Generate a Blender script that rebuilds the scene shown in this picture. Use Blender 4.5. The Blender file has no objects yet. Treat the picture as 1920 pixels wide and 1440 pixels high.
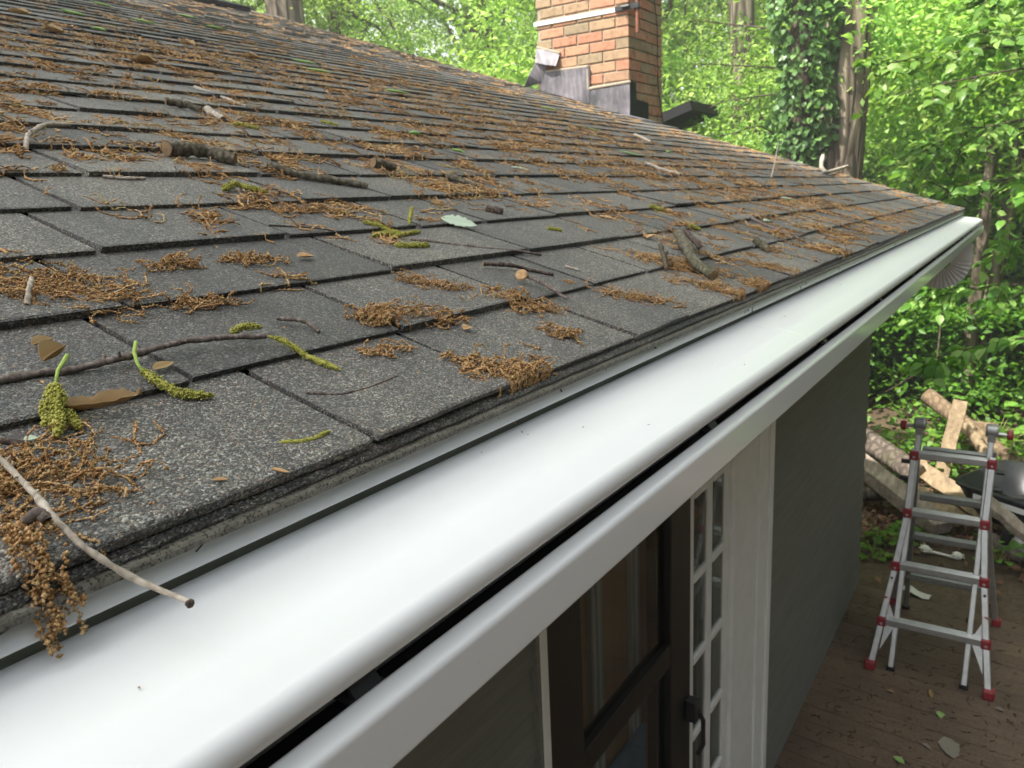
import bpy, math, random
import numpy as np
from mathutils import Matrix, Vector

scene = bpy.context.scene
COL = scene.collection
rad = math.radians
rng = np.random.default_rng(11)
rnd = random.Random(5)

# ------------------------------------------------------------------ camera, sky, sun, exposure
H = 2.6948                                   # lens height above the deck
CR = np.array([[0.54384980, 0.21116491, -0.81217192],
               [-0.83797672, 0.08400333, -0.53931482],
               [-0.04569743, 0.97388170, 0.22258884]])
FPX = 1486.91
cam_d = bpy.data.cameras.new('camera')
cam = bpy.data.objects.new('camera', cam_d)
COL.objects.link(cam)
cam.matrix_world = Matrix.Translation((0, 0, H)) @ Matrix(CR.tolist()).to_4x4()
cam_d.sensor_width = 36
cam_d.lens = 36 * FPX / 1920
cam_d.clip_start = 0.02
cam_d.clip_end = 600
cam_d.dof.use_dof = True
cam_d.dof.focus_distance = 0.62
cam_d.dof.aperture_fstop = 22
scene.camera = cam

SUN_DIR = Vector((-0.48, 0.27, 0.835)).normalized()      # towards the sun
world = bpy.data.worlds.new('World')
scene.world = world
world.use_nodes = True
wn = world.node_tree.nodes
bgn = wn['Background']
sky = wn.new('ShaderNodeTexSky')
sky.sky_type = 'NISHITA'
sky.sun_disc = False
sky.sun_elevation = math.asin(SUN_DIR.z)
sky.sun_rotation = math.atan2(SUN_DIR.x, SUN_DIR.y)
sky.air_density = 1.0
sky.dust_density = 3.0
sky.ozone_density = 0.6
hz = wn.new('ShaderNodeHueSaturation')              # thin white haze over the whole sky
hz.inputs['Saturation'].default_value = 0.32
world.node_tree.links.new(sky.outputs[0], hz.inputs['Color'])
world.node_tree.links.new(hz.outputs[0], bgn.inputs[0])
bgn.inputs[1].default_value = 0.15
sun_d = bpy.data.lights.new('sun', 'SUN')
sun_d.energy = 4.6
sun_d.angle = rad(0.6)
sun_d.color = (1.0, 0.95, 0.87)
sun = bpy.data.objects.new('sun', sun_d)
COL.objects.link(sun)
sun.rotation_euler = SUN_DIR.to_track_quat('Z', 'Y').to_euler()
sun.location = SUN_DIR * 30
vs = scene.view_settings
vs.view_transform = 'Standard'
vs.look = 'None'
vs.exposure = 1.42
vs.gamma = 1.0
vs.use_curve_mapping = False

# ------------------------------------------------------------------ geometry of the place
TH = 0.3274                                   # roof pitch
EXPO = 0.1430                                 # course exposure
Y0, Z0 = 0.3955, H - 0.1653                   # front eave edge
UX = np.array([0, math.cos(TH), math.sin(TH)])
NX = np.array([0, -math.sin(TH), math.cos(TH)])
O = np.array([0, Y0, Z0])
RAKE = 5.84
NCOURSE = 44
WALL_Y = 0.85
WALL_X = 5.50


def ray(px, py):
    return CR @ np.array([(px - 960) / FPX, -(py - 720) / FPX, -1.0])


def atx(px, py, x):
    v = ray(px, py); q = v * (x / v[0]); q[2] += H; return q


def aty(px, py, y):
    v = ray(px, py); q = v * (y / v[1]); q[2] += H; return q


def atz(px, py, z):
    v = ray(px, py); q = v * ((z - H) / v[2]); q[2] += H; return q


def roof_xt(px, py):
    v = ray(px, py)
    o = np.array([0, 0, H]) - O
    s = -(o @ NX) / (v @ NX)
    q = o + v * s
    return float(q[0]), float(q @ UX)


def surf(t):
    return -0.006 * ((np.asarray(t) / EXPO) % 1.0) + 0.0005


def rp(x, t, n=0.0):
    x = np.asarray(x, float); t = np.asarray(t, float); n = np.asarray(n, float)
    x, t, n = np.broadcast_arrays(x, t, n)
    return O + x[..., None] * np.array([1., 0, 0]) + t[..., None] * UX + n[..., None] * NX


# ------------------------------------------------------------------ object helpers
def setp(o, label=None, cat=None, group=None, kind=None):
    if label: o['label'] = label
    if cat: o['category'] = cat
    if group: o['group'] = group
    if kind: o['kind'] = kind
    return o


def empty(name, loc=(0, 0, 0), label=None, cat=None, group=None, kind=None, parent=None):
    o = bpy.data.objects.new(name, None)
    COL.objects.link(o)
    o.location = loc
    o.empty_display_size = 0.1
    if parent:
        o.parent = parent
    return setp(o, label, cat, group, kind)


def wloc(o):
    p = np.zeros(3)
    while o is not None:
        p = p + np.array(o.location); o = o.parent
    return p


def link(name, me, mat=None, parent=None, loc=None):
    """mesh data given in world coordinates; parents only ever carry translations"""
    o = bpy.data.objects.new(name, me)
    COL.objects.link(o)
    if mat is not None and len(me.materials) == 0:
        me.materials.append(mat)
    if parent is not None:
        o.parent = parent
        if loc is None:
            p = wloc(parent)
            o.location = tuple(-p)
    if loc is not None:
        o.location = loc
    return o


def np_mesh(name, V, F, smooth=False, flat_last=0):
    """V (n,3); F (m,k) one polygon size, or list of such arrays"""
    V = np.asarray(V, np.float32)
    Fs = F if isinstance(F, list) else [F]
    Fs = [np.asarray(f, np.int32) for f in Fs if len(f)]
    me = bpy.data.meshes.new(name)
    me.vertices.add(len(V))
    me.vertices.foreach_set('co', V.ravel())
    nl = sum(f.size for f in Fs); npol = sum(len(f) for f in Fs)
    me.loops.add(nl)
    me.loops.foreach_set('vertex_index', np.concatenate([f.ravel() for f in Fs]))
    starts = []; tot = 0
    for f in Fs:
        k = f.shape[1]
        starts.append(tot + np.arange(len(f)) * k); tot += f.size
    me.polygons.add(npol)
    me.polygons.foreach_set('loop_start', np.concatenate(starts).astype(np.int32))
    if smooth:
        sm = np.ones(npol, bool)
        if flat_last: sm[-flat_last:] = False
        me.polygons.foreach_set('use_smooth', sm)
    me.update(calc_edges=True)
    return me


class MB:
    def __init__(s):
        s.v = []; s.f = []; s.n = 0

    def add(s, V, F):
        V = np.asarray(V, float)
        s.v.append(V)
        for f in F:
            s.f.append([int(i) + s.n for i in f])
        s.n += len(V)
        return s

    def box(s, lo, hi, M=None):
        x0, y0, z0 = lo; x1, y1, z1 = hi
        V = np.array([[x0, y0, z0], [x1, y0, z0], [x1, y1, z0], [x0, y1, z0],
                      [x0, y0, z1], [x1, y0, z1], [x1, y1, z1], [x0, y1, z1]], float)
        if M is not None:
            V = V @ M[0].T + M[1]
        return s.add(V, [(0, 3, 2, 1), (4, 5, 6, 7), (0, 1, 5, 4), (1, 2, 6, 5), (2, 3, 7, 6), (3, 0, 4, 7)])

    def bar(s, a, b, w, h, up=(0, 0, 1)):
        """box from a to b, width w (sideways) and height h (along up)"""
        a = np.asarray(a, float); b = np.asarray(b, float)
        d = b - a; L = np.linalg.norm(d); d = d / L
        up = np.asarray(up, float)
        sd = np.cross(d, up); sd /= np.linalg.norm(sd)
        u = np.cross(sd, d)
        M = (np.stack([d, sd, u], 1), a)
        return s.box((0, -w / 2, -h / 2), (L, w / 2, h / 2), M)

    def prism(s, prof, x0, x1, closed=True, axis=0):
        """extrude a (Y,Z) profile along X"""
        n = len(prof)
        prof = np.asarray(prof, float)
        A = np.column_stack([np.full(n, x0), prof]); B = np.column_stack([np.full(n, x1), prof])
        V = np.vstack([A, B])
        F = []
        for i in range(n if closed else n - 1):
            j = (i + 1) % n
            F.append((i, j, n + j, n + i))
        if closed:
            F.append(tuple(range(n))[::-1]); F.append(tuple(range(n, 2 * n)))
        return s.add(V, F)

    def tube(s, pts, r, sides=8, cap=True):
        V, F = tube_np(np.asarray(pts, float)[None], np.broadcast_to(np.asarray(r, float), (1, len(pts))), sides)
        s.add(V, F)
        if cap:
            k = len(pts)
            s.f.append([s.n - sides * k + i for i in range(sides)][::-1])
            s.f.append([s.n - sides + i for i in range(sides)])
        return s

    def lathe(s, prof, center, axis, sides=16):
        """prof list of (r, h) along axis"""
        axis = np.asarray(axis, float); axis /= np.linalg.norm(axis)
        t = np.array([1., 0, 0]) if abs(axis[0]) < .9 else np.array([0, 1., 0])
        u = np.cross(axis, t); u /= np.linalg.norm(u); w = np.cross(axis, u)
        a = np.linspace(0, 2 * np.pi, sides, endpoint=False)
        V = []
        for r, hh in prof:
            V.append(np.asarray(center) + axis * hh + r * (np.cos(a)[:, None] * u + np.sin(a)[:, None] * w))
        V = np.vstack(V); F = []
        for k in range(len(prof) - 1):
            for i in range(sides):
                j = (i + 1) % sides
                F.append((k * sides + i, k * sides + j, (k + 1) * sides + j, (k + 1) * sides + i))
        return s.add(V, F)

    def build(s, name, mat, parent=None, smooth=False, bevel=0, loc=None, seg=2):
        me = bpy.data.meshes.new(name)
        me.from_pydata(np.vstack(s.v).tolist(), [], s.f)
        me.update()
        if smooth:
            me.polygons.foreach_set('use_smooth', np.ones(len(me.polygons), bool))
        o = link(name, me, mat, parent, loc)
        if bevel:
            m = o.modifiers.new('bevel', 'BEVEL')
            m.width = bevel; m.segments = seg; m.limit_method = 'ANGLE'; m.angle_limit = rad(40)
            m.harden_normals = False
        return o


def tube_np(P, Rr, sides, lump=None, ref=None):
    """P (S,K,3) paths, Rr (S,K) radii -> verts, quad faces.  lump (S,K,sides) multiplies the radius"""
    S, K, _ = P.shape
    T = np.gradient(P, axis=1)
    T /= np.linalg.norm(T, axis=2, keepdims=True) + 1e-12
    if ref is None:
        ref = np.array([0.13, 0.21, 0.97])
    A = np.cross(T, np.broadcast_to(ref, T.shape))
    nA = np.linalg.norm(A, axis=2, keepdims=True)
    bad = nA[..., 0] < 0.15
    if bad.any():
        A2 = np.cross(T, np.broadcast_to(np.array([0.97, 0.1, 0.2]), T.shape))
        A = np.where(bad[..., None], A2, A)
    A /= np.linalg.norm(A, axis=2, keepdims=True) + 1e-12
    B = np.cross(T, A)
    an = np.linspace(0, 2 * np.pi, sides, endpoint=False)
    rr = np.broadcast_to(Rr, (S, K))[..., None] * np.ones(sides)
    if lump is not None:
        rr = rr * lump
    V = P[:, :, None, :] + rr[..., None] * (np.cos(an)[None, None, :, None] * A[:, :, None, :] + np.sin(an)[None, None, :, None] * B[:, :, None, :])
    idx = np.arange(S * K * sides).reshape(S, K, sides)
    a = idx[:, :-1, :]; b = np.roll(idx, -1, 2)[:, :-1, :]; c_ = np.roll(idx, -1, 2)[:, 1:, :]; d = idx[:, 1:, :]
    F = np.stack([a, b, c_, d], -1).reshape(-1, 4)
    return V.reshape(-1, 3), F


# ------------------------------------------------------------------ material helpers
class Mat:
    def __init__(s, name, base=(.5, .5, .5), rough=.6, spec=.5, metal=0.0):
        s.m = bpy.data.materials.new(name)
        s.m.use_nodes = True
        s.nt = s.m.node_tree
        s.b = s.nt.nodes['Principled BSDF']
        s.b.inputs['Base Color'].default_value = (*base, 1)
        s.b.inputs['Roughness'].default_value = rough
        s.b.inputs['Specular IOR Level'].default_value = spec
        s.b.inputs['Metallic'].default_value = metal
        s.out = s.nt.nodes['Material Output']

    def n(s, t, **kw):
        x = s.nt.nodes.new(t)
        for k, v in kw.items():
            setattr(x, k, v)
        return x

    def l(s, a, b):
        s.nt.links.new(a, b)

    def coord(s, kind='Object', scale=(1, 1, 1), rot=(0, 0, 0)):
        if kind == 'World':
            g = s.n('ShaderNodeNewGeometry').outputs['Position']
        else:
            g = s.n('ShaderNodeTexCoord').outputs[kind]
        mp = s.n('ShaderNodeMapping')
        mp.inputs['Scale'].default_value = scale
        mp.inputs['Rotation'].default_value = rot
        s.l(g, mp.inputs[0])
        return mp.outputs[0]

    def noise(s, co, scale, detail=4, rough=.55, out=0):
        x = s.n('ShaderNodeTexNoise')
        x.inputs['Scale'].default_value = scale
        x.inputs['Detail'].default_value = detail
        x.inputs['Roughness'].default_value = rough
        s.l(co, x.inputs['Vector'])
        return x.outputs[out]

    def ramp(s, fac, stops, interp='LINEAR'):
        x = s.n('ShaderNodeValToRGB')
        x.color_ramp.interpolation = interp
        cr = x.color_ramp
        while len(cr.elements) < len(stops):
            cr.elements.new(0.5)
        for e, (p, c) in zip(cr.elements, stops):
            e.position = p
            e.color = (*c, 1) if len(c) == 3 else c
        s.l(fac, x.inputs[0])
        return x.outputs[0]

    def mix(s, fac, a, b, mode='MIX'):
        x = s.n('ShaderNodeMix', data_type='RGBA', blend_type=mode)
        for i, v in ((0, fac), (6, a), (7, b)):
            if isinstance(v, (int, float)):
                x.inputs[i].default_value = v
            elif isinstance(v, tuple):
                x.inputs[i].default_value = (*v, 1)
            else:
                s.l(v, x.inputs[i])
        return x.outputs[2]

    def math(s, op, a, b=0.0, clamp=False):
        x = s.n('ShaderNodeMath', operation=op, use_clamp=clamp)
        for i, v in ((0, a), (1, b)):
            if isinstance(v, (int, float)):
                x.inputs[i].default_value = v
            else:
                s.l(v, x.inputs[i])
        return x.outputs[0]

    def bump(s, h, dist, strength=1.0, prev=None):
        x = s.n('ShaderNodeBump')
        x.inputs['Distance'].default_value = dist
        x.inputs['Strength'].default_value = strength
        s.l(h, x.inputs['Height'])
        if prev is not None:
            s.l(prev, x.inputs['Normal'])
        s.l(x.outputs[0], s.b.inputs['Normal'])
        return x.outputs[0]

    def base(s, c):
        s.l(c, s.b.inputs['Base Color'])

    def rough(s, c):
        s.l(c, s.b.inputs['Roughness'])

    def objrand(s):
        return s.n('ShaderNodeObjectInfo').outputs['Random']

    def island(s):
        return s.n('ShaderNodeNewGeometry').outputs['Random Per Island']


def hsv(M, col, val=None, hue=None, sat=None):
    x = M.n('ShaderNodeHueSaturation')
    M.l(col, x.inputs['Color'])
    for k, v in (('Value', val), ('Hue', hue), ('Saturation', sat)):
        if v is None: continue
        if isinstance(v, (int, float)): x.inputs[k].default_value = v
        else: M.l(v, x.inputs[k])
    return x.outputs[0]


def maprange(M, v, a, b):
    x = M.n('ShaderNodeMapRange')
    M.l(v, x.inputs[0])
    x.inputs[3].default_value = a; x.inputs[4].default_value = b
    return x.outputs[0]


# --- asphalt shingle: mineral granules as a cell pattern with relief
def mat_shingle():
    M = Mat('asphalt_granules', rough=.7, spec=.5)
    M.b.inputs['Sheen Weight'].default_value = .14
    M.b.inputs['Sheen Roughness'].default_value = .5
    co = M.coord('World')
    # fine warp so that cells are chips rather than circles
    v = M.n('ShaderNodeTexVoronoi', feature='F1'); v.inputs['Scale'].default_value = 680
    M.l(co, v.inputs['Vector'])
    v2 = M.n('ShaderNodeTexVoronoi', feature='F1'); v2.inputs['Scale'].default_value = 400
    M.l(co, v2.inputs['Vector'])
    sep = M.n('ShaderNodeSeparateColor'); M.l(v.outputs['Color'], sep.inputs[0])
    sep2 = M.n('ShaderNodeSeparateColor'); M.l(v2.outputs['Color'], sep2.inputs[0])
    c1 = M.ramp(sep.outputs[0], [(0, (.022, .021, .020)), (.40, (.062, .060, .058)), (.60, (.115, .112, .106)), (.8, (.175, .172, .160)), (.93, (.27, .275, .26)), (1, (.36, .36, .34))])
    tint = M.ramp(sep.outputs[1], [(0, (.85, .95, .98)), (.55, (1, 1, 1)), (.85, (1.0, .98, .86)), (.97, (1.15, .8, .6)), (1, (1.2, .7, .5))])
    c1 = M.mix(1.0, c1, tint, 'MULTIPLY')
    c2 = M.ramp(sep2.outputs[0], [(0, (.6, .6, .62)), (.7, (1, 1, 1)), (1, (1.5, 1.5, 1.45))])
    c1 = M.mix(.8, c1, c2, 'MULTIPLY')
    ob = M.objrand()
    tone = M.ramp(ob, [(0, (.72, .72, .73)), (.35, (1.1, 1.1, 1.1)), (.7, (1.3, 1.29, 1.26)), (1, (1.6, 1.57, 1.5))])
    c1 = M.mix(1.0, c1, tone, 'MULTIPLY')
    big = M.noise(co, 5, 5, .6)
    stain = M.ramp(big, [(.35, (.72, .73, .74)), (.55, (1, 1, 1)), (.75, (1.18, 1.12, 1.0))])
    c1 = M.mix(1.0, c1, stain, 'MULTIPLY')
    grime = M.noise(M.coord('World', scale=(4.5, .7, .7)), 3.2, 5, .65)
    c1 = M.mix(1.0, c1, M.ramp(grime, [(.36, (.74, .74, .76)), (.5, (1, 1, 1)), (.66, (1.22, 1.2, 1.15))]), 'MULTIPLY')
    dust = M.noise(co, 38, 6, .7)
    fd = M.ramp(dust, [(.60, (0, 0, 0)), (.78, (1, 1, 1))])
    fd = M.math('MULTIPLY', fd, .55)
    c1 = M.mix(fd, c1, (.16, .095, .045))
    c1 = M.mix(1.0, c1, (.90, .865, .83), 'MULTIPLY')
    M.base(c1)
    h = M.math('SUBTRACT', 1.0, v.outputs['Distance'])
    hh = M.math('MULTIPLY', sep.outputs[2], .7)
    h = M.math('ADD', h, hh)
    b1 = M.bump(h, .0011, .9)
    return M.m


def mat_white_metal(name='white_painted_aluminium', base=(.80, .81, .81), rough=.11):
    M = Mat(name, base, rough, .5)
    co = M.coord('World')
    d = M.noise(co, 9, 4)
    r = M.ramp(d, [(.3, (rough - .05,) * 3), (.7, (rough + .08,) * 3)])
    w = M.coord('World', scale=(.55, 6, 6))
    wv = M.noise(w, 3.0, 2, .4)
    sp = M.noise(co, 160, 2)
    M.base(M.mix(M.ramp(sp, [(.72, (0, 0, 0)), (.80, (.5, .5, .5))]), base, (base[0] * .8, base[1] * .79, base[2] * .74)))
    return M.m


def mat_leaf(name, cols, trans=.45, rough=.45, obvar=True, bright=1.0):
    M = Mat(name, cols[0], rough, .35)
    isl = M.island()
    c = M.ramp(isl, [(i / (len(cols) - 1), c) for i, c in enumerate(cols)])
    if obvar:
        ob = M.objrand()
        c = hsv(M, c, maprange(M, ob, .8 * bright, 1.2 * bright), maprange(M, ob, .485, .51))
    M.base(c)
    t = M.n('ShaderNodeBsdfTranslucent')
    tc = hsv(M, c, 1.25, .488, 1.08)
    M.l(tc, t.inputs[0])
    mx = M.n('ShaderNodeMixShader'); mx.inputs[0].default_value = trans
    M.l(M.b.outputs[0], mx.inputs[1]); M.l(t.outputs[0], mx.inputs[2])
    M.l(mx.outputs[0], M.out.inputs[0])
    return M.m


def mat_bark(name, dark, light, scale=14, stretch=.18, dist=.02, kind='World', ridgy=.3):
    M = Mat(name, dark, .9, .2)
    co = M.coord(kind, scale=(1, 1, stretch))
    n1 = M.noise(co, scale, 7, .65)
    v = M.n('ShaderNodeTexVoronoi', feature='DISTANCE_TO_EDGE'); v.inputs['Scale'].default_value = scale * .8
    M.l(co, v.inputs['Vector'])
    ridge = M.ramp(v.outputs['Distance'], [(0, (0, 0, 0)), (.25, (1, 1, 1))])
    mixv = M.mix(ridgy, n1, ridge)
    c = M.ramp(mixv, [(.15, tuple(x * .45 for x in dark)), (.5, dark), (.85, light)])
    moss = M.noise(M.coord(kind), 3.5, 4)
    c = M.mix(M.ramp(moss, [(.55, (0, 0, 0)), (.75, (.45, .45, .45))]), c, (.07, .085, .03))
    M.base(c)
    M.bump(mixv, dist, .9)
    return M.m


def mat_wood(name, a, b, scale=20, axis='Z', rough=.8, dist=.002, kind='Object', stretch=.06):
    M = Mat(name, a, rough, .25)
    sc = {'X': (stretch, 1, 1), 'Y': (1, stretch, 1), 'Z': (1, 1, stretch)}[axis]
    co = M.coord(kind, scale=sc)
    n1 = M.noise(co, scale, 6, .65)
    n2 = M.noise(M.coord(kind), scale * .2, 4)
    c = M.ramp(n1, [(.25, tuple(x * .55 for x in a)), (.5, a), (.75, b)])
    c = M.mix(1.0, c, M.ramp(n2, [(.3, (.75, .75, .75)), (.7, (1.15, 1.15, 1.15))]), 'MULTIPLY')
    ob = M.objrand()
    c = hsv(M, c, maprange(M, ob, .85, 1.15))
    M.base(c)
    M.bump(n1, dist, .8)
    return M.m


def mat_plain(name, base, rough=.6, spec=.5, metal=0, var=.15, scale=30, dist=0):
    M = Mat(name, base, rough, spec, metal)
    n1 = M.noise(M.coord('Object'), scale, 5, .6)
    lo = tuple(x * (1 - var) for x in base); hi = tuple(min(1, x * (1 + var)) for x in base)
    M.base(M.ramp(n1, [(.3, lo), (.7, hi)]))
    if dist:
        M.bump(n1, dist, .8)
    return M.m


m_shingle = mat_shingle()
m_white = mat_white_metal()
m_hood = mat_white_metal('white_hood_aluminium', rough=.30)
m_trim = mat_plain('white_trim_paint', (.80, .81, .77), .45, .4, var=.05, scale=12)
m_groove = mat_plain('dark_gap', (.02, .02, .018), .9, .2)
m_vent = mat_plain('black_vent_plastic', (.012, .012, .012), .7, .3)


def mat_drip():
    M = Mat('dirty_drip_edge_metal', (.12, .11, .085), .6, .4)
    co = M.coord('World')
    streak = M.noise(M.coord('World', scale=(1, 3, .6)), 90, 5, .7)
    sp = M.noise(co, 420, 3, .7)
    c = M.ramp(streak, [(.3, (.10, .092, .070)), (.55, (.18, .168, .135)), (.8, (.25, .235, .195))])
    c = M.mix(M.ramp(sp, [(.52, (0, 0, 0)), (.60, (1, 1, 1))]), c, (.022, .02, .015))
    moss = M.noise(co, 25, 5, .7)
    c = M.mix(M.ramp(moss, [(.58, (0, 0, 0)), (.7, (.9, .9, .9))]), c, (.045, .042, .028))
    M.base(c)
    M.bump(sp, .0006, .7)
    return M.m


m_drip = mat_drip()


def mat_siding():
    M = Mat('grey_green_siding', (.095, .10, .085), .62, .3)
    co = M.coord('World', scale=(.05, 1, 1))
    g = M.noise(co, 60, 5, .6)
    M.base(M.ramp(g, [(.3, (.155, .158, .135)), (.7, (.205, .209, .178))]))
    M.bump(g, .0008, .6)
    return M.m


m_siding = mat_siding()
m_frame = mat_plain('dark_bronze_frame', (.012, .011, .009), .45, .4, var=.2)


def mat_glass(tint=(.78, .80, .78)):
    M = Mat('window_glass')
    tr = M.n('ShaderNodeBsdfTransparent'); tr.inputs[0].default_value = (*tint, 1)
    gl = M.n('ShaderNodeBsdfGlossy'); gl.inputs['Roughness'].default_value = .02
    fr = M.n('ShaderNodeFresnel'); fr.inputs[0].default_value = 1.5
    mx = M.n('ShaderNodeMixShader')
    bf = M.n('ShaderNodeNewGeometry').outputs['Backfacing']
    M.l(M.math('MULTIPLY', fr.outputs[0], M.math('SUBTRACT', 1.0, bf)), mx.inputs[0]); M.l(tr.outputs[0], mx.inputs[1]); M.l(gl.outputs[0], mx.inputs[2])
    M.l(mx.outputs[0], M.out.inputs[0])
    return M.m


m_glass = mat_glass()


def mat_curtain():
    M = Mat('grey_curtain_cloth', (.22, .24, .25), .9, .1)
    w = M.n('ShaderNodeTexWave', bands_direction='X'); w.inputs['Scale'].default_value = 9; w.inputs['Distortion'].default_value = 2.5
    M.l(M.coord('World', scale=(1, 1, .15)), w.inputs['Vector'])
    M.base(M.ramp(w.outputs[1], [(0, (.28, .30, .30)), (1, (.50, .52, .53))]))
    M.bump(w.outputs[1], .01, .6)
    return M.m


m_curtain = mat_curtain()
m_blue = mat_plain('blue_grey_cloth', (.12, .20, .30), .9, .1, var=.3, scale=8)
m_room = mat_wood('dark_room_wood', (.30, .19, .11), (.42, .28, .17), 8, 'Z', kind='World')
m_deck = None


def mat_deck():
    M = Mat('brown_deck_boards', (.10, .075, .055), .75, .3)
    co = M.coord('Object', scale=(1, .05, 1))
    g = M.noise(co, 70, 5, .65)
    n2 = M.noise(M.coord('World'), 3.2, 6, .65)
    n3 = M.noise(M.coord('World'), 60, 5, .7)
    c = M.ramp(g, [(.25, (.100, .067, .043)), (.55, (.138, .095, .063)), (.8, (.172, .122, .083))])
    c = M.mix(1., c, M.ramp(n2, [(.3, (.7, .7, .7)), (.5, (1, 1, 1)), (.72, (1.3, 1.3, 1.25))]), 'MULTIPLY')
    c = M.mix(M.ramp(n3, [(.50, (0, 0, 0)), (.66, (.8, .8, .8))]), c, (.062, .046, .028))
    c = hsv(M, c, maprange(M, M.objrand(), .85, 1.18))
    M.base(c)
    M.rough(M.ramp(n2, [(.3, (.55,) * 3), (.7, (.85,) * 3)]))
    M.bump(g, .0015, .7)
    return M.m


m_deck = mat_deck()


def mat_brick():
    M = Mat('brick_clay', (.4, .15, .07), .88, .2)
    r = M.objrand()
    c = M.ramp(r, [(0, (.42, .145, .075)), (.22, (.46, .19, .10)), (.42, (.40, .215, .115)), (.6, (.36, .235, .13)), (.78, (.28, .20, .115)), (.9, (.42, .155, .08)), (1, (.31, .21, .125))])
    c = hsv(M, c, .97, .509, .86)
    n1 = M.noise(M.coord('World'), 22, 5, .65)
    n2 = M.noise(M.coord('World'), 130, 4, .7)
    c = M.mix(.9, c, M.ramp(n1, [(.3, (.55, .58, .56)), (.5, (1, 1, 1)), (.75, (1.18, 1.12, 1.08))]), 'MULTIPLY')
    c = M.mix(M.ramp(n2, [(.6, (0, 0, 0)), (.75, (.5, .5, .5))]), c, (.12, .09, .06))
    M.base(c)
    M.bump(n2, .002, .7)
    return M.m


m_brick = mat_brick()
m_mortar = mat_plain('lime_mortar', (.34, .29, .22), .95, .1, var=.25, scale=60, dist=.003)


def mat_lead():
    M = Mat('weathered_lead_sheet', (.25, .24, .26), .55, .4, .25)
    st = M.noise(M.coord('World', scale=(1, 4.0, .8)), 10, 5, .65)
    bl = M.noise(M.coord('World'), 4, 4)
    c = M.ramp(st, [(.25, (.085, .084, .088)), (.5, (.14, .138, .146)), (.8, (.25, .24, .25))])
    c = M.mix(1., c, M.ramp(bl, [(.35, (.5, .5, .52)), (.65, (1.55, 1.45, 1.48))]), 'MULTIPLY')
    M.base(c)
    M.bump(bl, .01, .5)
    return M.m


m_lead = mat_lead()
m_leadblk = mat_plain('black_flashing_tar', (.018, .020, .018), .7, .3, var=.4, scale=20, dist=.003)
m_rust = mat_plain('rusty_brown_pipe', (.22, .085, .05), .6, .4, .2, var=.35, scale=40)
m_strap = mat_plain('galvanised_strap', (.75, .73, .70), .42, .5, .5, var=.08)
m_black = mat_plain('black_plastic', (.02, .021, .023), .45, .5, var=.25, scale=15)
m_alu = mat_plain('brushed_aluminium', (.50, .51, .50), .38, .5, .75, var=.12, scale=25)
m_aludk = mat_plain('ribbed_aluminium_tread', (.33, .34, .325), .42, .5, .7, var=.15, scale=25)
m_red = mat_plain('red_nylon', (.27, .020, .028), .4, .5, var=.15)
m_rubber = mat_plain('black_rubber', (.015, .015, .015), .8, .3)
m_rope = mat_plain('white_cotton', (.75, .74, .66), .9, .1, var=.12, scale=60)
m_sticker = mat_plain('white_sticker', (.80, .80, .78), .5, .4, var=.04)
m_twig = mat_bark('twig_bark', (.17, .135, .115), (.34, .29, .26), 220, .5, .0008)
m_twigdk = mat_bark('dark_twig_bark', (.085, .062, .052), (.20, .16, .14), 220, .5, .0008)
m_logbark = mat_bark('mossy_log_bark', (.115, .10, .07), (.30, .275, .21), 110, .6, .005, 'World', .22)
m_birch = mat_bark('pale_stick_bark', (.42, .36, .29), (.62, .56, .48), 150, .5, .0008)
m_cut = mat_wood('cut_wood_end', (.25, .165, .09), (.36, .25, .15), 80, 'X', .8, .0005)
m_trunk = mat_bark('furrowed_trunk_bark', (.145, .115, .085), (.29, .24, .18), 9, .14, .05, 'World', .6)
m_limb = mat_bark('limb_bark', (.075, .058, .042), (.15, .12, .09), 25, .3, .01)


def mat_litter(name, stops, rough=.85):
    M = Mat(name, stops[0][1], rough, .15)
    c = M.ramp(M.island(), stops)
    n1 = M.noise(M.coord('World'), 900, 2)
    c = M.mix(.8, c, M.ramp(n1, [(.3, (.6, .6, .6)), (.7, (1.25, 1.25, 1.25))]), 'MULTIPLY')
    M.base(c)
    return M.m


m_catkin = mat_litter('dry_catkin', [(0, (.20, .105, .040)), (.3, (.38, .215, .088)), (.6, (.50, .30, .135)), (.85, (.62, .42, .22)), (.95, (.38, .30, .12)), (1, (.15, .09, .045))])
m_green = mat_litter('fresh_catkin', [(0, (.17, .16, .03)), (.25, (.32, .31, .06)), (.7, (.44, .43, .10)), (1, (.56, .54, .20))])
m_stem = mat_litter('green_stem', [(0, (.30, .42, .08)), (1, (.38, .50, .12))], .5)
m_pale = mat_leaf('pale_leaf_underside', [(.50, .60, .46), (.58, .68, .53)], .2, .6, False)
m_lime = mat_leaf('fallen_green_leaf', [(.28, .46, .12), (.42, .60, .22)], .2, .5, False)
m_dry = mat_leaf('dry_brown_leaf', [(.30, .19, .08), (.46, .32, .15)], .2, .6, False)
m_tan = mat_plain('tan_bud_scale', (.48, .30, .15), .8, .2, var=.25, scale=200)
m_leaf_far = mat_leaf('woodland_leaf', [(.15, .30, .05), (.23, .41, .08), (.34, .53, .13), (.48, .66, .24)], .62, .5)
m_leaf_mid = mat_leaf('shrub_leaf', [(.055, .15, .018), (.09, .21, .025), (.14, .29, .035)], .42, .45)
m_leaf_near = mat_leaf('elm_leaf', [(.075, .20, .028), (.13, .29, .045), (.20, .39, .07), (.36, .53, .16)], .45, .38)
m_ivy = mat_leaf('ivy_leaf', [(.055, .12, .035), (.09, .18, .05), (.16, .28, .08)], .25, .35)
m_cover = mat_leaf('ground_cover_leaf', [(.06, .16, .02), (.11, .25, .03), (.18, .34, .05)], .4, .5)
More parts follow.
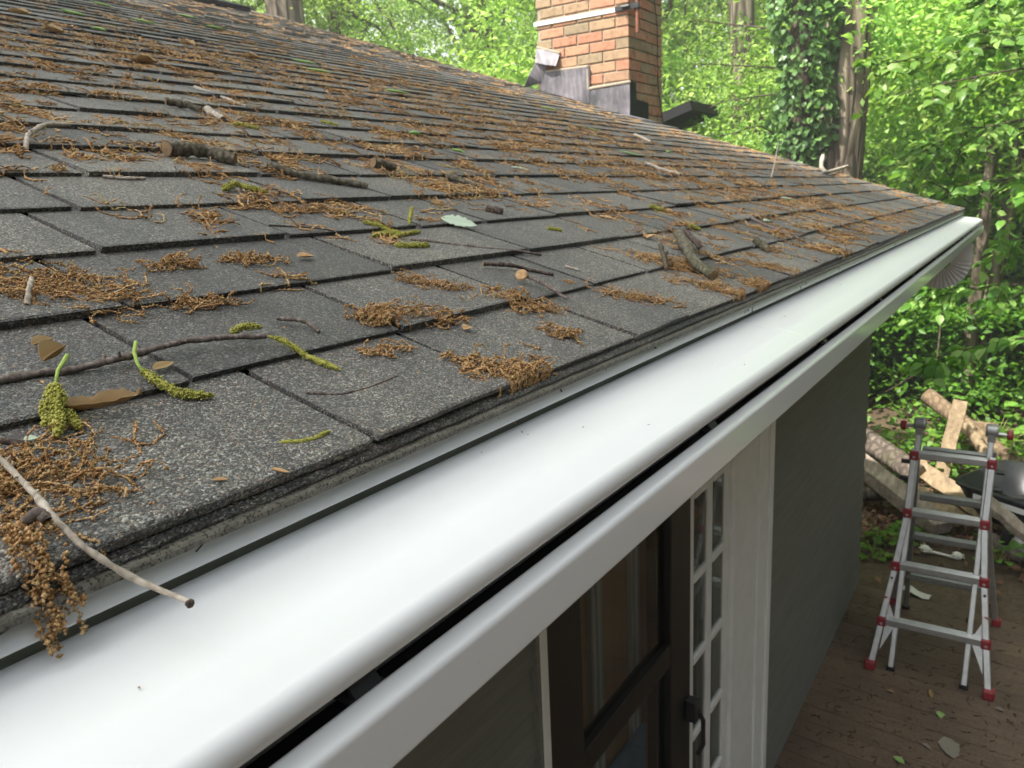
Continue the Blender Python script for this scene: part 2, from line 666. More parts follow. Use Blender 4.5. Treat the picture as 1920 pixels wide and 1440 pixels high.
m_deadleaf = mat_leaf('dead_leaf_litter', [(.13, .075, .04), (.24, .14, .075), (.36, .23, .13)], .15, .8)


def mat_ground():
    M = Mat('forest_soil', (.1, .07, .05), .95, .1)
    co = M.coord('World')
    n1 = M.noise(co, 1.4, 6, .65)
    n2 = M.noise(co, 24, 6, .75)
    c = M.ramp(n1, [(.3, (.075, .055, .036)), (.5, (.115, .085, .055)), (.7, (.17, .13, .085))])
    c = M.mix(.9, c, M.ramp(n2, [(.3, (.5, .48, .45)), (.55, (1, 1, 1)), (.75, (1.5, 1.4, 1.25))]), 'MULTIPLY')
    M.base(c)
    M.bump(n2, .03, .8)
    return M.m


m_ground = mat_ground()

# ================================================================== THE SETTING
def gz(x, y):
    x = np.asarray(x, float); y = np.asarray(y, float)
    r = np.clip((x - 7.0) / 14.0, 0, 1)
    r2 = np.clip((np.abs(y - 1.0) - 5) / 20, 0, 1)
    b = -0.13 + 1.4 * r * r * (3 - 2 * r) + np.clip(x - 21, 0, 200) * .03
    w = .05 * np.sin(x * 1.3 + y * .7) + .03 * np.sin(x * 3.1 - y * 2.3) + .02 * np.sin(y * 5.3 + x * 4.1)
    return b + w * np.clip((x - 5.6) / 2.0, 0.12, 1)


def grid_patch(xs, ys):
    X_, Y_ = np.meshgrid(xs, ys, indexing='ij')
    Z_ = gz(X_, Y_) + rng.normal(0, .006, X_.shape)
    V = np.stack([X_, Y_, Z_], -1).reshape(-1, 3)
    n, m = X_.shape
    i = np.arange(n * m).reshape(n, m)
    F = np.stack([i[:-1, :-1], i[1:, :-1], i[1:, 1:], i[:-1, 1:]], -1).reshape(-1, 4)
    return V, F


xs = np.concatenate([np.linspace(-120, -10, 12), np.linspace(-8, 5, 14), np.linspace(5.2, 14, 110), np.linspace(14.5, 45, 40), np.linspace(50, 260, 14)])
ys = np.concatenate([np.linspace(-200, -12, 14), np.linspace(-10, -2.2, 20), np.linspace(-2, 4, 76), np.linspace(4.3, 30, 34), np.linspace(34, 240, 14)])
V, F = grid_patch(xs, ys)
setp(link('ground', np_mesh('ground', V, F, True), m_ground), kind='structure')

# deck boards: run away from the house wall, slightly askew to it
deck = setp(empty('deck', (0, 0, 0)), kind='structure')
SK = 0.10
bw, gap = 0.1365, 0.0035
x = 5.50
k = 0
while x > -1.4:
    mb = MB()
    x1, x0 = x, x - bw
    jz = rnd.uniform(-.0012, .0012)
    f = lambda xx, yy: (xx + (yy - WALL_Y) * SK, yy)
    yA, yB = WALL_Y + .14, -3.4
    pts = [f(x0, yA), f(x1, yA), f(x1, yB), f(x0, yB)]
    Vb = [[*p, -.032 + jz] for p in pts] + [[*p, jz] for p in pts]
    mb.add(Vb, [(0, 1, 2, 3), (7, 6, 5, 4), (0, 4, 5, 1), (1, 5, 6, 2), (2, 6, 7, 3), (3, 7, 4, 0)])
    mb.build('deck_board', m_deck, deck, bevel=.003, seg=1)
    x -= bw + gap
MB().bar((5.515 + .1 * .14, WALL_Y + .14, -.085), (5.515 - .425, -3.4, -.085), .02, .13).build('edge_board', m_deck, deck)

# ================================================================== HOUSE
house = empty('house', (3, 3, 0), 'single storey house with shingle roof, white gutter and grey siding', 'house')
roof = MB()
LE = NCOURSE * EXPO
X0R = -0.75
q = [(.012, -.0125), (LE, -.0125), (LE, -.026), (.012, -.026)]
Vr = np.vstack([rp(X0R, [a for a, b in q], [b for a, b in q]), rp(RAKE - .006, [a for a, b in q], [b for a, b in q])])
roof.add(Vr, [(0, 1, 5, 4), (1, 2, 6, 5), (2, 3, 7, 6), (3, 0, 4, 7), (0, 3, 2, 1), (4, 5, 6, 7)])
m_felt = mat_plain('black_roof_felt', (.012, .012, .012), .95, .1)
roof_o = roof.build('roof', m_felt, house)

# --- shingle tabs
def tab_mesh(x0, x1, k, nx=4):
    th_ = 0.0050 if rnd.random() < .55 else .0076
    jt = rnd.uniform(-.0028, .0028)
    lift = max(0, rnd.gauss(0, .0016)) if rnd.random() < .5 else 0
    liftc = rnd.choice([0, 0, 0, 1, 2])
    us = np.linspace(0, 1, nx)
    rows = [(0.0, 0.0), (.0025, .0007), (.35, .0), (1.0, 0.0), (1.25, -.001)]
    if k == NCOURSE - 1:
        rows[-1] = (1.0, -.001)
    V = []
    g = rnd.choice([.0026, .0038, .0050])
    wav = [rnd.uniform(-.0009, .0009) for _ in range(nx)]
    skew = rnd.uniform(-.0012, .0012)
    for ri, (fr, dn) in enumerate(rows):
        for ui, u in enumerate(us):
            xx = x0 + g + (x1 - x0 - 2 * g) * u
            if ri < 2:
                tt = k * EXPO + jt + wav[ui] + skew * (u - .5) * 2 + (.0025 if ri == 1 else 0)
            else:
                tt = k * EXPO + fr * EXPO + (0 if ri < 4 else -.001)
            base = 0.0005 - .006 * (tt - k * EXPO) / EXPO
            n = base + (th_ - .0052) * (1 - fr) + (0 if ri else -.0009)
            if ri < 2:
                n += lift * (.4 + .6 * (1 if liftc == 0 else (1 - u if liftc == 1 else u)))
            elif ri == 2:
                n += lift * .35
            V.append((xx, tt, n + rnd.uniform(-.0003, .0003)))
    top = len(V)
    for ui, u in enumerate(us):                       # underside of the butt
        xx, tt, n = V[ui]
        V.append((xx, tt + .0012, max(n - th_, -.0085)))
    for u in (0, nx - 1):                              # sides down
        for ri in (2, 3):
            xx, tt, n = V[ri * nx + u]
            V.append((xx, tt, n - .006))
    F = []
    for r in range(len(rows) - 1):
        for u in range(nx - 1):
            a = r * nx + u
            F.append((a, a + 1, a + nx + 1, a + nx))
    for u in range(nx - 1):
        F.append((top + u, top + u + 1, u + 1, u))
    s0 = top + nx
    F += [(top, 0, nx), (top, nx, 2 * nx, s0), (s0, 2 * nx, 3 * nx, s0 + 1)]
    e = nx - 1
    F += [(top + e, 2 * nx - 1, e), (top + e, s0 + 2, 3 * nx - 1, 2 * nx - 1), (s0 + 2, s0 + 3, 4 * nx - 1, 3 * nx - 1)]
    V = np.array(V)
    return rp(V[:, 0], V[:, 1], V[:, 2]), F


FIX = {0: [.411, .599, .875, 1.05, 1.40, 1.60, 1.86, 2.04],
       1: [.36, .602, .84, 1.025, 1.225, 1.42, 1.80, 2.005, 2.28],
       2: [.397, .75, 1.065, 1.40, 1.62, 1.80],
       3: [.97, 1.145, 1.393], 4: [.862, 1.06]}
W_TAB = [.17, .19, .21, .235, .26, .29, .33]
tabs = []
prev = []
for k in range(NCOURSE):
    fx = FIX.get(k, [])
    cuts = [X0R]
    while cuts[-1] < RAKE - .05:
        nxt = None
        for f_ in fx:
            if f_ > cuts[-1] + .05:
                nxt = f_; break
        for tr in range(12):
            c_ = cuts[-1] + rnd.choice(W_TAB) + rnd.uniform(-.012, .012)
            if all(abs(c_ - p) > .04 for p in prev):
                break
        if nxt is not None and nxt - cuts[-1] < .40:
            c_ = nxt
        elif nxt is not None and c_ > nxt - .12:
            c_ = nxt - .17
        cuts.append(c_)
    cuts[-1] = RAKE + rnd.uniform(-.006, .006)
    if cuts[-1] - cuts[-2] < .09:
        cuts.pop(-2)
    prev = cuts
    for a, b in zip(cuts[:-1], cuts[1:]):
        tabs.append((k, a, b))


def project(p):
    m = CR.T @ (np.asarray(p) - np.array([0, 0, H]))
    if m[2] > -.05: return None
    return 960 + FPX * m[0] / -m[2], 720 - FPX * m[1] / -m[2]


def tab_size(k, a, b):
    P4 = [project(rp(xx, tt)) for xx, tt in ((a, k * EXPO), (b, k * EXPO), (b, (k + 1) * EXPO), (a, (k + 1) * EXPO))]
    if any(p is None for p in P4): return 0
    P4 = np.array(P4)
    if P4[:, 0].max() < 0 or P4[:, 0].min() > 1920 or P4[:, 1].max() < 0 or P4[:, 1].min() > 1440: return 0
    x_, y_ = np.clip(P4[:, 0], 0, 1920), np.clip(P4[:, 1], 0, 1440)
    return abs(np.dot(x_, np.roll(y_, 1)) - np.dot(y_, np.roll(x_, 1))) / 2


order = sorted(range(len(tabs)), key=lambda i: -tab_size(*tabs[i]))
single = set(order[:296])
rest_mb = MB()
CHX0, CHX1, CHY0, CHY1 = 5.70, 6.325, 2.622, 3.402
for i, (k, a, b) in enumerate(tabs):
    V, F = tab_mesh(a, b, k)
    if i in single:
        mb = MB().add(V, F)
        mb.build('shingle', m_shingle, roof_o)
    else:
        rest_mb.add(V, F)
setp(rest_mb.build('shingle_field', m_shingle, roof_o), kind='stuff')
# starter strip under the first course, its ragged edge showing below
us = np.arange(X0R, RAKE, .02)
A = rp(us, -.0062 + rng.normal(0, .0006, len(us)), -.0072 + rng.normal(0, .0003, len(us))); B = rp(us, -.0056 + rng.normal(0, .0005, len(us)), -.0112); C = rp(us, .06, -.0082)
n_ = len(us); i_ = np.arange(n_ - 1)
F = np.vstack([np.stack([i_, i_ + 1, 2 * n_ + i_ + 1, 2 * n_ + i_], 1), np.stack([n_ + i_, n_ + i_ + 1, i_ + 1, i_], 1)])
link('starter_strip', np_mesh('starter_strip', np.vstack([A, B, C]), F), m_shingle, roof_o)
# brown drip edge under the shingles
p_top = [Y0 + .003, Z0 - .0105]
drip = MB()
drip.prism([(Y0 + .06, Z0 + .0065), (Y0 - .0062, Z0 - .0136), (Y0 - .0072, Z0 - .0150), (Y0 - .0068, Z0 - .0188), (Y0 - .0015, Z0 - .0194), (Y0 + .0045, Z0 - .0165), (Y0 + .06, Z0 + .003)], X0R, RAKE - .03)
drip.build('drip_edge', m_drip, roof_o)
# rake drip edge and rake board
rk = MB()
for t0_, t1_ in [(0.0, LE)]:
    a, b = rp(RAKE - .012, t0_, -.03), rp(RAKE - .012, t1_, -.03)
    rk.bar(a, b, .012, .035, up=NX)
rk.build('rake_trim', m_trim, roof_o)
rb = MB().bar(rp(RAKE - .04, .05, -.11), rp(RAKE - .04, LE, -.11), .022, .12, up=NX)
rb.build('rake_board', m_trim, house)
# back slope, simple
ridge = rp(0, LE, 0)
bs = MB()
Yr, Zr = ridge[1], ridge[2]
bs.add([[X0R, Yr, Zr], [RAKE, Yr, Zr], [RAKE, Yr + 5.9, Zr - 2.0], [X0R, Yr + 5.9, Zr - 2.0],
        [X0R, Yr, Zr - .03], [RAKE, Yr, Zr - .03], [RAKE, Yr + 5.9, Zr - 2.03], [X0R, Yr + 5.9, Zr - 2.03]],
       [(0, 1, 2, 3), (7, 6, 5, 4), (0, 4, 5, 1), (1, 5, 6, 2), (2, 6, 7, 3), (3, 7, 4, 0)])
bs.build('rear_roof', m_shingle, house)
vent = MB()
vx1 = 5.30
for s_ in (1,):
    vent.prism([(Yr - .17, Zr - .052), (Yr - .165, Zr - .012), (Yr, Zr + .048), (Yr + .165, Zr - .012), (Yr + .17, Zr - .052)], X0R, vx1)
vent.build('ridge_vent', m_vent, roof_o)
cap = MB()
xx = vx1 + .01
while xx < RAKE:
    x2 = min(xx + .15, RAKE + .004)
    cap.add([[xx, Yr - .13, Zr - .036], [xx, Yr, Zr + .012], [xx, Yr + .13, Zr - .036], [x2, Yr - .13, Zr - .042], [x2, Yr, Zr + .005], [x2, Yr + .13, Zr - .042],
             [xx, Yr - .13, Zr - .044], [xx, Yr, Zr + .004], [xx, Yr + .13, Zr - .044]],
            [(0, 3, 4, 1), (1, 4, 5, 2), (6, 0, 1, 7), (7, 1, 2, 8)])
    xx += .143
cap.build('ridge_cap', m_shingle, roof_o)

# --- gutter with hood
gut = empty('gutter', (3, .34, Z0 - .08), parent=None)
gut.parent = house; gut.location = tuple(np.array([3, .34, Z0 - .08]) - np.array(house.location))
XG0, XG1 = X0R, 5.77
# hood upper flange, groove, sloped top and rolled nose
zc = H
flange_y, flange_z = .3925, zc - .1978
nr = .0125; nose_c = np.array([.292 + .653 * nr, zc - .2517 + .757 * nr])
hood = []
hood += [(.4002, zc - .1845), (flange_y + .0003, flange_z + .0008), (flange_y, flange_z), (flange_y + .0010, flange_z - .0010), (flange_y + .003, flange_z - .0006), (.4120, flange_z + .0055), (.4122, flange_z + .005)]
hood += [(.4130, zc - .2078), (.4128, zc - .2081), (.4015, zc - .2085), (.4000, zc - .2086)]
angs = np.radians(np.linspace(84, 236, 18))
slope0 = np.array([.4000, zc - .2086])
n0 = nose_c + nr * np.array([math.cos(rad(93)), math.sin(rad(93))])
n0 = nose_c + nr * np.array([math.cos(rad(101)), math.sin(rad(101))])
for f_, d_ in ((.25, .0004), (.50, .0008), (.515, .0008), (.70, .0029), (.713, .0029), (.97, .0010)):
    hood.append(tuple(slope0 * (1 - f_) + n0 * f_ + np.array([0, d_])))
for a_ in np.radians(np.linspace(101, 250, 20)):
    hood.append((nose_c[0] + nr * math.cos(a_), nose_c[1] + nr * math.sin(a_)))
hood += [(nose_c[0] + .004, nose_c[1] - nr + .001), (nose_c[0] + .02, nose_c[1] - nr + .006)]
th2 = .0008


def sheet(prof, x0, x1, nseg=1, thick=.0008, wob=0.0):
    P_ = np.asarray(prof, float)
    T_ = np.gradient(P_, axis=0); T_ /= np.linalg.norm(T_, axis=1, keepdims=True)
    Nn = np.stack([-T_[:, 1], T_[:, 0]], 1)
    Q_ = P_ + Nn * thick
    xs_ = np.linspace(x0, x1, nseg + 1)
    V = []
    for s_ in (P_, Q_):
        for x_ in xs_:
            d = wob * math.sin(x_ * 2.1) * math.sin(x_ * .77 + 1)
            V.append(np.column_stack([np.full(len(P_), x_), s_[:, 0], s_[:, 1] + d]))
    V = np.vstack(V)
    n = len(P_); m = nseg + 1
    I = np.arange(2 * m * n).reshape(2, m, n)
    F = []
    for s_ in (0, 1):
        a = I[s_, :-1, :-1]; b = I[s_, 1:, :-1]; c_ = I[s_, 1:, 1:]; d = I[s_, :-1, 1:]
        f = np.stack([a, b, c_, d], -1).reshape(-1, 4)
        F.append(f if s_ == 0 else f[:, ::-1])
    V = np.vstack([V, V])                       # the cut edges get vertices of their own so the faces stay cleanly shaded
    I = I + 2 * m * n
    for e in (0, n - 1):
        F.append(np.stack([I[0, :-1, e], I[0, 1:, e], I[1, 1:, e], I[1, :-1, e]], -1).reshape(-1, 4))
    for e in (0, m - 1):
        F.append(np.stack([I[0, e, :-1], I[0, e, 1:], I[1, e, 1:], I[1, e, :-1]], -1).reshape(-1, 4))
    global SHEET_FLAT
    SHEET_FLAT = 2 * (m - 1) + 2 * (n - 1)
    return V, np.vstack(F)


V, F = sheet(hood, XG0, 1.32, 24, wob=.0004)
h1 = link('gutter_hood', np_mesh('gutter_hood', V, F, True, SHEET_FLAT), m_hood, gut)
V, F = sheet([(a, b + .0003) for a, b in hood], 1.30, XG1 - .02, 40, wob=.0004)
h2 = link('gutter_hood', np_mesh('gutter_hood', V, F, True, SHEET_FLAT), m_hood, gut)
# dark strip painted in as the shade of the slot behind the flange
MB().box((XG0, .4015, zc - .2083), (XG1 - .03, .4045, zc - .1945)).build('slot_shade', mat_plain('slot_shade_paint', (.12, .125, .10), .8, .2), gut)
# gutter body: rolled lip, upper band, ogee, bottom, back
lip = []
lc = np.array([.2905, zc - .2735]); lr = .0072
lip = [(.2955, zc - .2745), (.2972, zc - .2725), (.2974, zc - .2695), (.2968, zc - .2684), (.2955, zc - .2680), (.2945, zc - .2683), (.2868, zc - .2716), (.2858, zc - .2720), (.2846, zc - .2727), (.2838, zc - .2737), (.2834, zc - .2750), (.2833, zc - .2762), (.2833, zc - .2772)]
body = lip + [(.2833, zc - .279), (.2833, zc - .3092), (.2833, zc - .3104), (.2838, zc - .3114), (.2855, zc - .3120), (.290, zc - .3122), (.305, zc - .323), (.322, zc - .339), (.338, zc - .357), (.346, zc - .368), (.350, zc - .372), (.409, zc - .372), (.410, zc - .370), (.410, zc - .225)]
V, F = sheet(body, XG0, XG1, 60, thick=-.0009, wob=.0009)
link('gutter_trough', np_mesh('gutter_trough', V, F, True, SHEET_FLAT), m_white, gut)
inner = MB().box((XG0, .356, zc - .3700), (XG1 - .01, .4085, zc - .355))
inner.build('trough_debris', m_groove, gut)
endc = MB()
prof = [(p[0], p[1]) for p in body[9:]] + [(.40, zc - .226), (.30, zc - .262)]
endc.prism(prof, XG1 - .001, XG1 + .0015)
endc.build('end_cap', m_white, gut)
for cx in (.288, .879, 1.474, 2.07, 2.67, 3.27, 3.87, 4.47, 5.07):
    c_ = MB()
    c_.bar((cx, .298, zc - .2705), (cx, .405, zc - .2625), .028, .003)
    c_.bar((cx, .3, zc - .2705), (cx, .312, zc - .2555), .022, .003)
    c_.build('hanger_clip', m_black, gut)
# downspout elbow: corrugated, curving back to the wall
el = MB()
ec = np.array([.465, 2.243]); xe0, xe1 = 5.32, 5.37
ro, ri = .160, .052
ns = 34
secs = []
for i in range(3):
    z_ = 2.345 - .035 * i
    secs.append(((ec[0] - ro, z_), (ec[0] - ri, z_), 0))
for i, a_ in enumerate(np.radians(np.linspace(180, 288, ns))):
    cr_ = .006 if i % 3 == 1 else 0.0
    d_ = np.array([math.cos(a_), math.sin(a_)])
    secs.append((tuple(ec + d_ * (ro - cr_ * .3)), tuple(ec + d_ * (ri + cr_)), cr_))
dl = np.array([-math.sin(rad(288)), math.cos(rad(288))])
for s_ in (.03, .06):
    secs.append((tuple(ec + np.array([math.cos(rad(288)), math.sin(rad(288))]) * ro + dl * s_), tuple(ec + np.array([math.cos(rad(288)), math.sin(rad(288))]) * ri + dl * s_), 0))
Vv = []
for (o_, i_, cr_) in secs:
    w_ = cr_ * .8
    Vv += [[xe0 + w_, *o_], [xe1 - w_, *o_], [xe1 - w_, *i_], [xe0 + w_, *i_]]
Ff = []
for s_ in range(len(secs) - 1):
    for j in range(4):
        a = s_ * 4 + j; b = s_ * 4 + (j + 1) % 4
        Ff.append((a, b, b + 4, a + 4))
m_elbow = mat_plain('grey_white_downspout', (.72, .72, .69), .5, .4, var=.06)
el.add(Vv, Ff).build('downspout_elbow', m_elbow, gut)
dsp = MB().bar(ec + dl * .05 + np.array([math.cos(rad(288)), math.sin(rad(288))]) * .119 if False else (5.345, *(ec + dl * .05 + np.array([math.cos(rad(288)), math.sin(rad(288))]) * .119)),
               (5.345, WALL_Y - .05, 2.17), .046, .072)
dsp.build('downspout_offset', m_elbow, gut)
MB().bar((5.345, WALL_Y - .05, 2.17), (5.545, WALL_Y + .10, 2.13), .07, .046, up=(0, 0, 1)).build('downspout_offset', m_elbow, gut)
MB().bar((5.545, WALL_Y + .10, 2.15), (5.545, WALL_Y + .10, .02), .07, .046, up=(0, 1, 0)).build('downspout', m_elbow, gut)

# fascia, soffit
MB().box((X0R, .412, zc - .372), (RAKE - .05, .432, zc - .19)).build('fascia', m_trim, house)
MB().box((X0R, .433, zc - .375), (RAKE - .05, WALL_Y + .02, zc - .360)).build('soffit', m_trim, house)

# --- walls
WT = zc - .376
wall_core = MB().box((X0R, WALL_Y + .012, .0), (1.29, WALL_Y + .12, WT)).box((3.20, WALL_Y + .012, .0), (WALL_X - .02, WALL_Y + .12, WT)) \
    .box((1.29, WALL_Y + .03, 2.12), (3.20, WALL_Y + .12, WT))
wall = wall_core.build('wall', m_siding, house)
LAP = .113


def siding(x0, x1, z0=0.02):
    z = z0
    while z < WT - .01:
        zt = min(z + LAP + .012, WT)
        mb = MB()
        mb.prism([(WALL_Y - .013, z), (WALL_Y + .011, z), (WALL_Y + .011, zt), (WALL_Y + .0015, zt), (WALL_Y - .012, z + .012)][::-1], x0, x1)
        mb.build('siding_board', m_siding, wall)
        z += LAP


siding(X0R, 1.2975)
siding(3.172, WALL_X)
gw = MB().add([[WALL_X - .02, WALL_Y + .02, 0], [WALL_X - .02, 11.6, 0], [WALL_X - .02, 11.6, WT + .05], [WALL_X - .02, Yr, Zr - .08], [WALL_X - .02, WALL_Y + .02, WT + .02],
               [WALL_X - .06, WALL_Y + .02, 0], [WALL_X - .06, 11.6, 0], [WALL_X - .06, 11.6, WT + .05], [WALL_X - .06, Yr, Zr - .08], [WALL_X - .06, WALL_Y + .02, WT + .02]],
              [(0, 1, 2, 3, 4), (9, 8, 7, 6, 5), (0, 5, 6, 1), (1, 6, 7, 2), (2, 7, 8, 3), (3, 8, 9, 4), (4, 9, 5, 0)])
gw.build('gable_wall', m_siding, house)
m_corner = mat_plain('corner_trim', (.06, .062, .052), .6, .3, var=.1)
MB().box((WALL_X + .002, WALL_Y - .004, .0), (WALL_X + .008, WALL_Y + .08, WT)).build('corner_board', m_corner, house)

# --- door group: dark sliding storm door and white glazed door, white casings
storm = empty('storm_door', (0, 0, 0)); storm.parent = house; storm.location = tuple(-np.array(house.location))
SX0, SX1, DT = 1.343, 2.249, 2.06
yF = WALL_Y - .010
s_ = MB().box((SX0, yF, .02), (SX0 + .175, yF + .05, DT)).build('stile', m_frame, storm, bevel=.004)
MB().box((SX1 - .165, yF, .02), (SX1, yF + .05, DT)).build('stile', m_frame, storm, bevel=.004)
MB().box((SX0 + .175, yF, DT - .16), (SX1 - .165, yF + .05, DT)).build('top_rail', m_frame, storm, bevel=.004)
MB().box((SX0 + .175, yF, .02), (SX1 - .165, yF + .05, .22)).build('bottom_rail', m_frame, storm, bevel=.004)
MB().box((SX0 + .175, yF + .002, 1.27), (SX1 - .165, yF + .048, 1.345)).build('mid_rail', m_frame, storm, bevel=.004)
MB().box((SX0 + .175, yF + .022, 1.345), (SX1 - .165, yF + .026, DT - .16)).build('pane', m_glass, storm)
MB().box((SX0 + .175, yF + .022, .22), (SX1 - .165, yF + .026, 1.27)).build('pane', m_glass, storm)
hb = MB().box((2.205, yF - .035, 1.00), (2.245, yF + .002, 1.075))
hb.tube([(2.232, yF - .03, 1.04), (2.25, yF - .045, .99), (2.252, yF - .045, .90), (2.242, yF - .03, .86)], .009, 8)
hb.build('handle', m_black, storm, bevel=.004)
# what shows behind the storm door: brown panelled inner door with a blue cloth low down
inn = MB().box((SX0 + .12, WALL_Y + .10, 0), (SX1 - .10, WALL_Y + .14, 2.1)).build('inner_door', m_room, house)
for a, b in ((SX0 + .20, SX0 + .26), (SX0 + .40, SX0 + .47), (SX0 + .66, SX0 + .72)):
    MB().box((a, WALL_Y + .085, .2), (b, WALL_Y + .099, 2.0)).build('door_stile', m_curtain, inn)
MB().box((SX0 + .15, WALL_Y + .085, .85), (SX1 - .16, WALL_Y + .099, .95)).build('lock_rail', m_curtain, inn)
MB().box((SX0 + .16, WALL_Y + .07, .05), (SX1 - .18, WALL_Y + .082, 1.05)).build('blue_cloth', m_blue, inn)

fd = empty('french_door', (0, 0, 0)); fd.parent = house; fd.location = tuple(-np.array(house.location))
FX0, FX1 = 2.249, 2.70
yD = WALL_Y + .012
MB().box((FX0 + .001, yD, .02), (FX0 + .012, yD + .04, DT)).build('stile', m_trim, fd)
MB().box((2.640, yD - .002, .02), (FX1, yD + .04, DT)).build('stile', m_trim, fd, bevel=.003)
cols_x = [2.285, 2.33, 2.453, 2.513]
MB().box((2.283, yD - .003, .3), (2.329, yD + .012, DT - .08)).build('muntin', m_trim, fd, bevel=.004)
MB().box((2.458, yD - .003, .3), (2.510, yD + .012, DT - .08)).build('muntin', m_trim, fd, bevel=.004)
MB().box((FX0 + .012, yD, DT - .08), (2.632, yD + .04, DT)).build('top_rail', m_trim, fd)
MB().box((FX0 + .012, yD, .02), (2.632, yD + .04, .25)).build('bottom_rail', m_trim, fd)
rows = [.548, .845, 1.143, 1.447, 1.745]
for z_ in rows:
    for a, b in ((FX0 + .012, 2.283), (2.329, 2.458), (2.510, 2.640)):
        MB().box((a, yD - .006, z_ - .014), (b, yD + .012, z_ + .014)).build('muntin', m_trim, fd, bevel=.004)
zz = [.25] + [z for z in rows] + [DT - .08]
for r in range(len(zz) - 1):
    for a, b in ((FX0 + .012, 2.283), (2.329, 2.458), (2.510, 2.640)):
        MB().box((a, yD + .004, zz[r] + (.014 if r else 0)), (b, yD + .008, zz[r + 1] - (.014 if r < len(zz) - 2 else 0))).build('pane', m_glass, fd)
crt = MB()
nseg = 60
xs_ = np.linspace(FX0 - .02, FX1 + .02, nseg)
yy_ = WALL_Y + .065 + .008 * np.sin(xs_ * 90) + .004 * np.sin(xs_ * 37)
V = np.vstack([np.column_stack([xs_, yy_, np.full(nseg, .05)]), np.column_stack([xs_, yy_, np.full(nseg, 2.08)])])
crt.add(V, [(i, i + 1, nseg + i + 1, nseg + i) for i in range(nseg - 1)])
crt.build('curtain', m_curtain, fd, smooth=True)
MB().box((1.29, WALL_Y + .16, 0), (3.2, WALL_Y + .18, 2.15)).build('room_back', m_groove, house)
# casings
MB().box((1.298, WALL_Y - .019, .0), (1.3115, WALL_Y + .010, 2.10)).build('j_channel', m_siding, house)
MB().box((1.312, WALL_Y - .022, .0), (1.341, WALL_Y + .012, 2.10)).build('door_casing', m_trim, house, bevel=.003)
c1 = MB().box((2.702, WALL_Y - .006, .0), (3.0, WALL_Y + .03, 2.12))
c1.build('door_casing', m_trim, house, bevel=.003)
MB().box((3.002, WALL_Y - .014, .0), (3.118, WALL_Y + .03, 2.12)).build('door_casing', m_trim, house, bevel=.004)
MB().box((3.120, WALL_Y - .024, .0), (3.170, WALL_Y + .03, 2.12)).build('door_casing', m_trim, house, bevel=.005)
MB().box((1.312, WALL_Y - .016, 2.102), (3.170, WALL_Y + .028, 2.22)).build('head_casing', m_trim, house, bevel=.003)

# --- chimney
chim = empty('chimney', (0, 0, 0)); chim.parent = house; chim.location = tuple(-np.array(house.location))
CZ0, CZ1 = 2.2, 5.2
MB().box((CHX0 + .009, CHY0 + .009, CZ0), (CHX1 - .009, CHY1 - .009, CZ1)).build('mortar_core', m_mortar, chim)
MB().box((CHX0 - .03, CHY0 - .03, CZ1 + .001), (CHX1 + .03, CHY1 + .03, CZ1 + .08)).build('crown_slab', m_mortar, chim, bevel=.01)


def brick_mesh(L, D=.10, Hh=.064):
    """outer face at local y=0 towards -y, chamfered"""
    c = .004
    x0, x1, z0, z1 = -L / 2, L / 2, -Hh / 2, Hh / 2
    V = [[x0, c, z0], [x1, c, z0], [x1, c, z1], [x0, c, z1],
         [x0 + c, 0, z0 + c], [x1 - c, 0, z0 + c], [x1 - c, 0, z1 - c], [x0 + c, 0, z1 - c],
         [x0, D, z0], [x1, D, z0], [x1, D, z1], [x0, D, z1]]
    F = [(4, 5, 6, 7), (0, 1, 5, 4), (1, 2, 6, 5), (2, 3, 7, 6), (3, 0, 4, 7),
         (0, 8, 9, 1), (1, 9, 10, 2), (2, 10, 11, 3), (3, 11, 8, 0)]
    me = bpy.data.meshes.new('brick'); me.from_pydata(V, [], F); me.update()
    me.materials.append(m_brick)
    return me


PITCH = .0755
zref = 0.992 + H                                     # a bed joint seen in the photograph
zrow = zref - PITCH * round((zref - 2.45) / PITCH)
row = 0
wy, wx = CHY1 - CHY0, CHX1 - CHX0
bcache = {}


def put_brick(L, loc, rz):
    key = round(L, 3)
    if key not in bcache: bcache[key] = brick_mesh(L)
    o = bpy.data.objects.new('brick', bcache[key])
    COL.objects.link(o); o.parent = chim
    o.location = loc
    o.rotation_euler = (rnd.gauss(0, .004), rnd.gauss(0, .006), rz + rnd.gauss(0, .004))


while zrow < 4.62:
    zc_ = zrow + PITCH / 2
    j = lambda: rnd.uniform(-.003, .003)
    # face towards -X (runs along Y); start from the near corner
    lens = [.205, .205, .205, .125] if row % 2 == 0 else [.098, .205, .205, .205, .017]
    y = CHY0
    rem = wy
    seq = [.205, .205, .205, .1345] if row % 2 == 0 else [.0985, .205, .205, .2395 - .0]
    if row % 2: seq = [.0985, .205, .205, .205, .0345]
    for L in seq:
        if y + L > CHY1 + .004: L = CHY1 - y
        if L < .03: break
        put_brick(L, (CHX0 + j() * .7, y + L / 2, zc_ + j() * .4), -math.pi / 2)
        y += L + .0105
    x = CHX0 + (.112 if row % 2 == 0 else .216)
    seq = [.205, .205, .098] if row % 2 == 0 else [.205, .205]
    # corner header belongs to the return of the other face
    L = (.100 if row % 2 == 0 else .204)
    put_brick(L - .0, (CHX0 + L / 2 + .0015, CHY0 + j() * .7, zc_ + j() * .4), 0)
    for L in seq:
        if x + L > CHX1 + .004: L = CHX1 - x
        if L < .03: break
        put_brick(L, (x + L / 2, CHY0 + j() * .7, zc_ + j() * .4), 0)
        x += L + .0105
    zrow += PITCH; row += 1


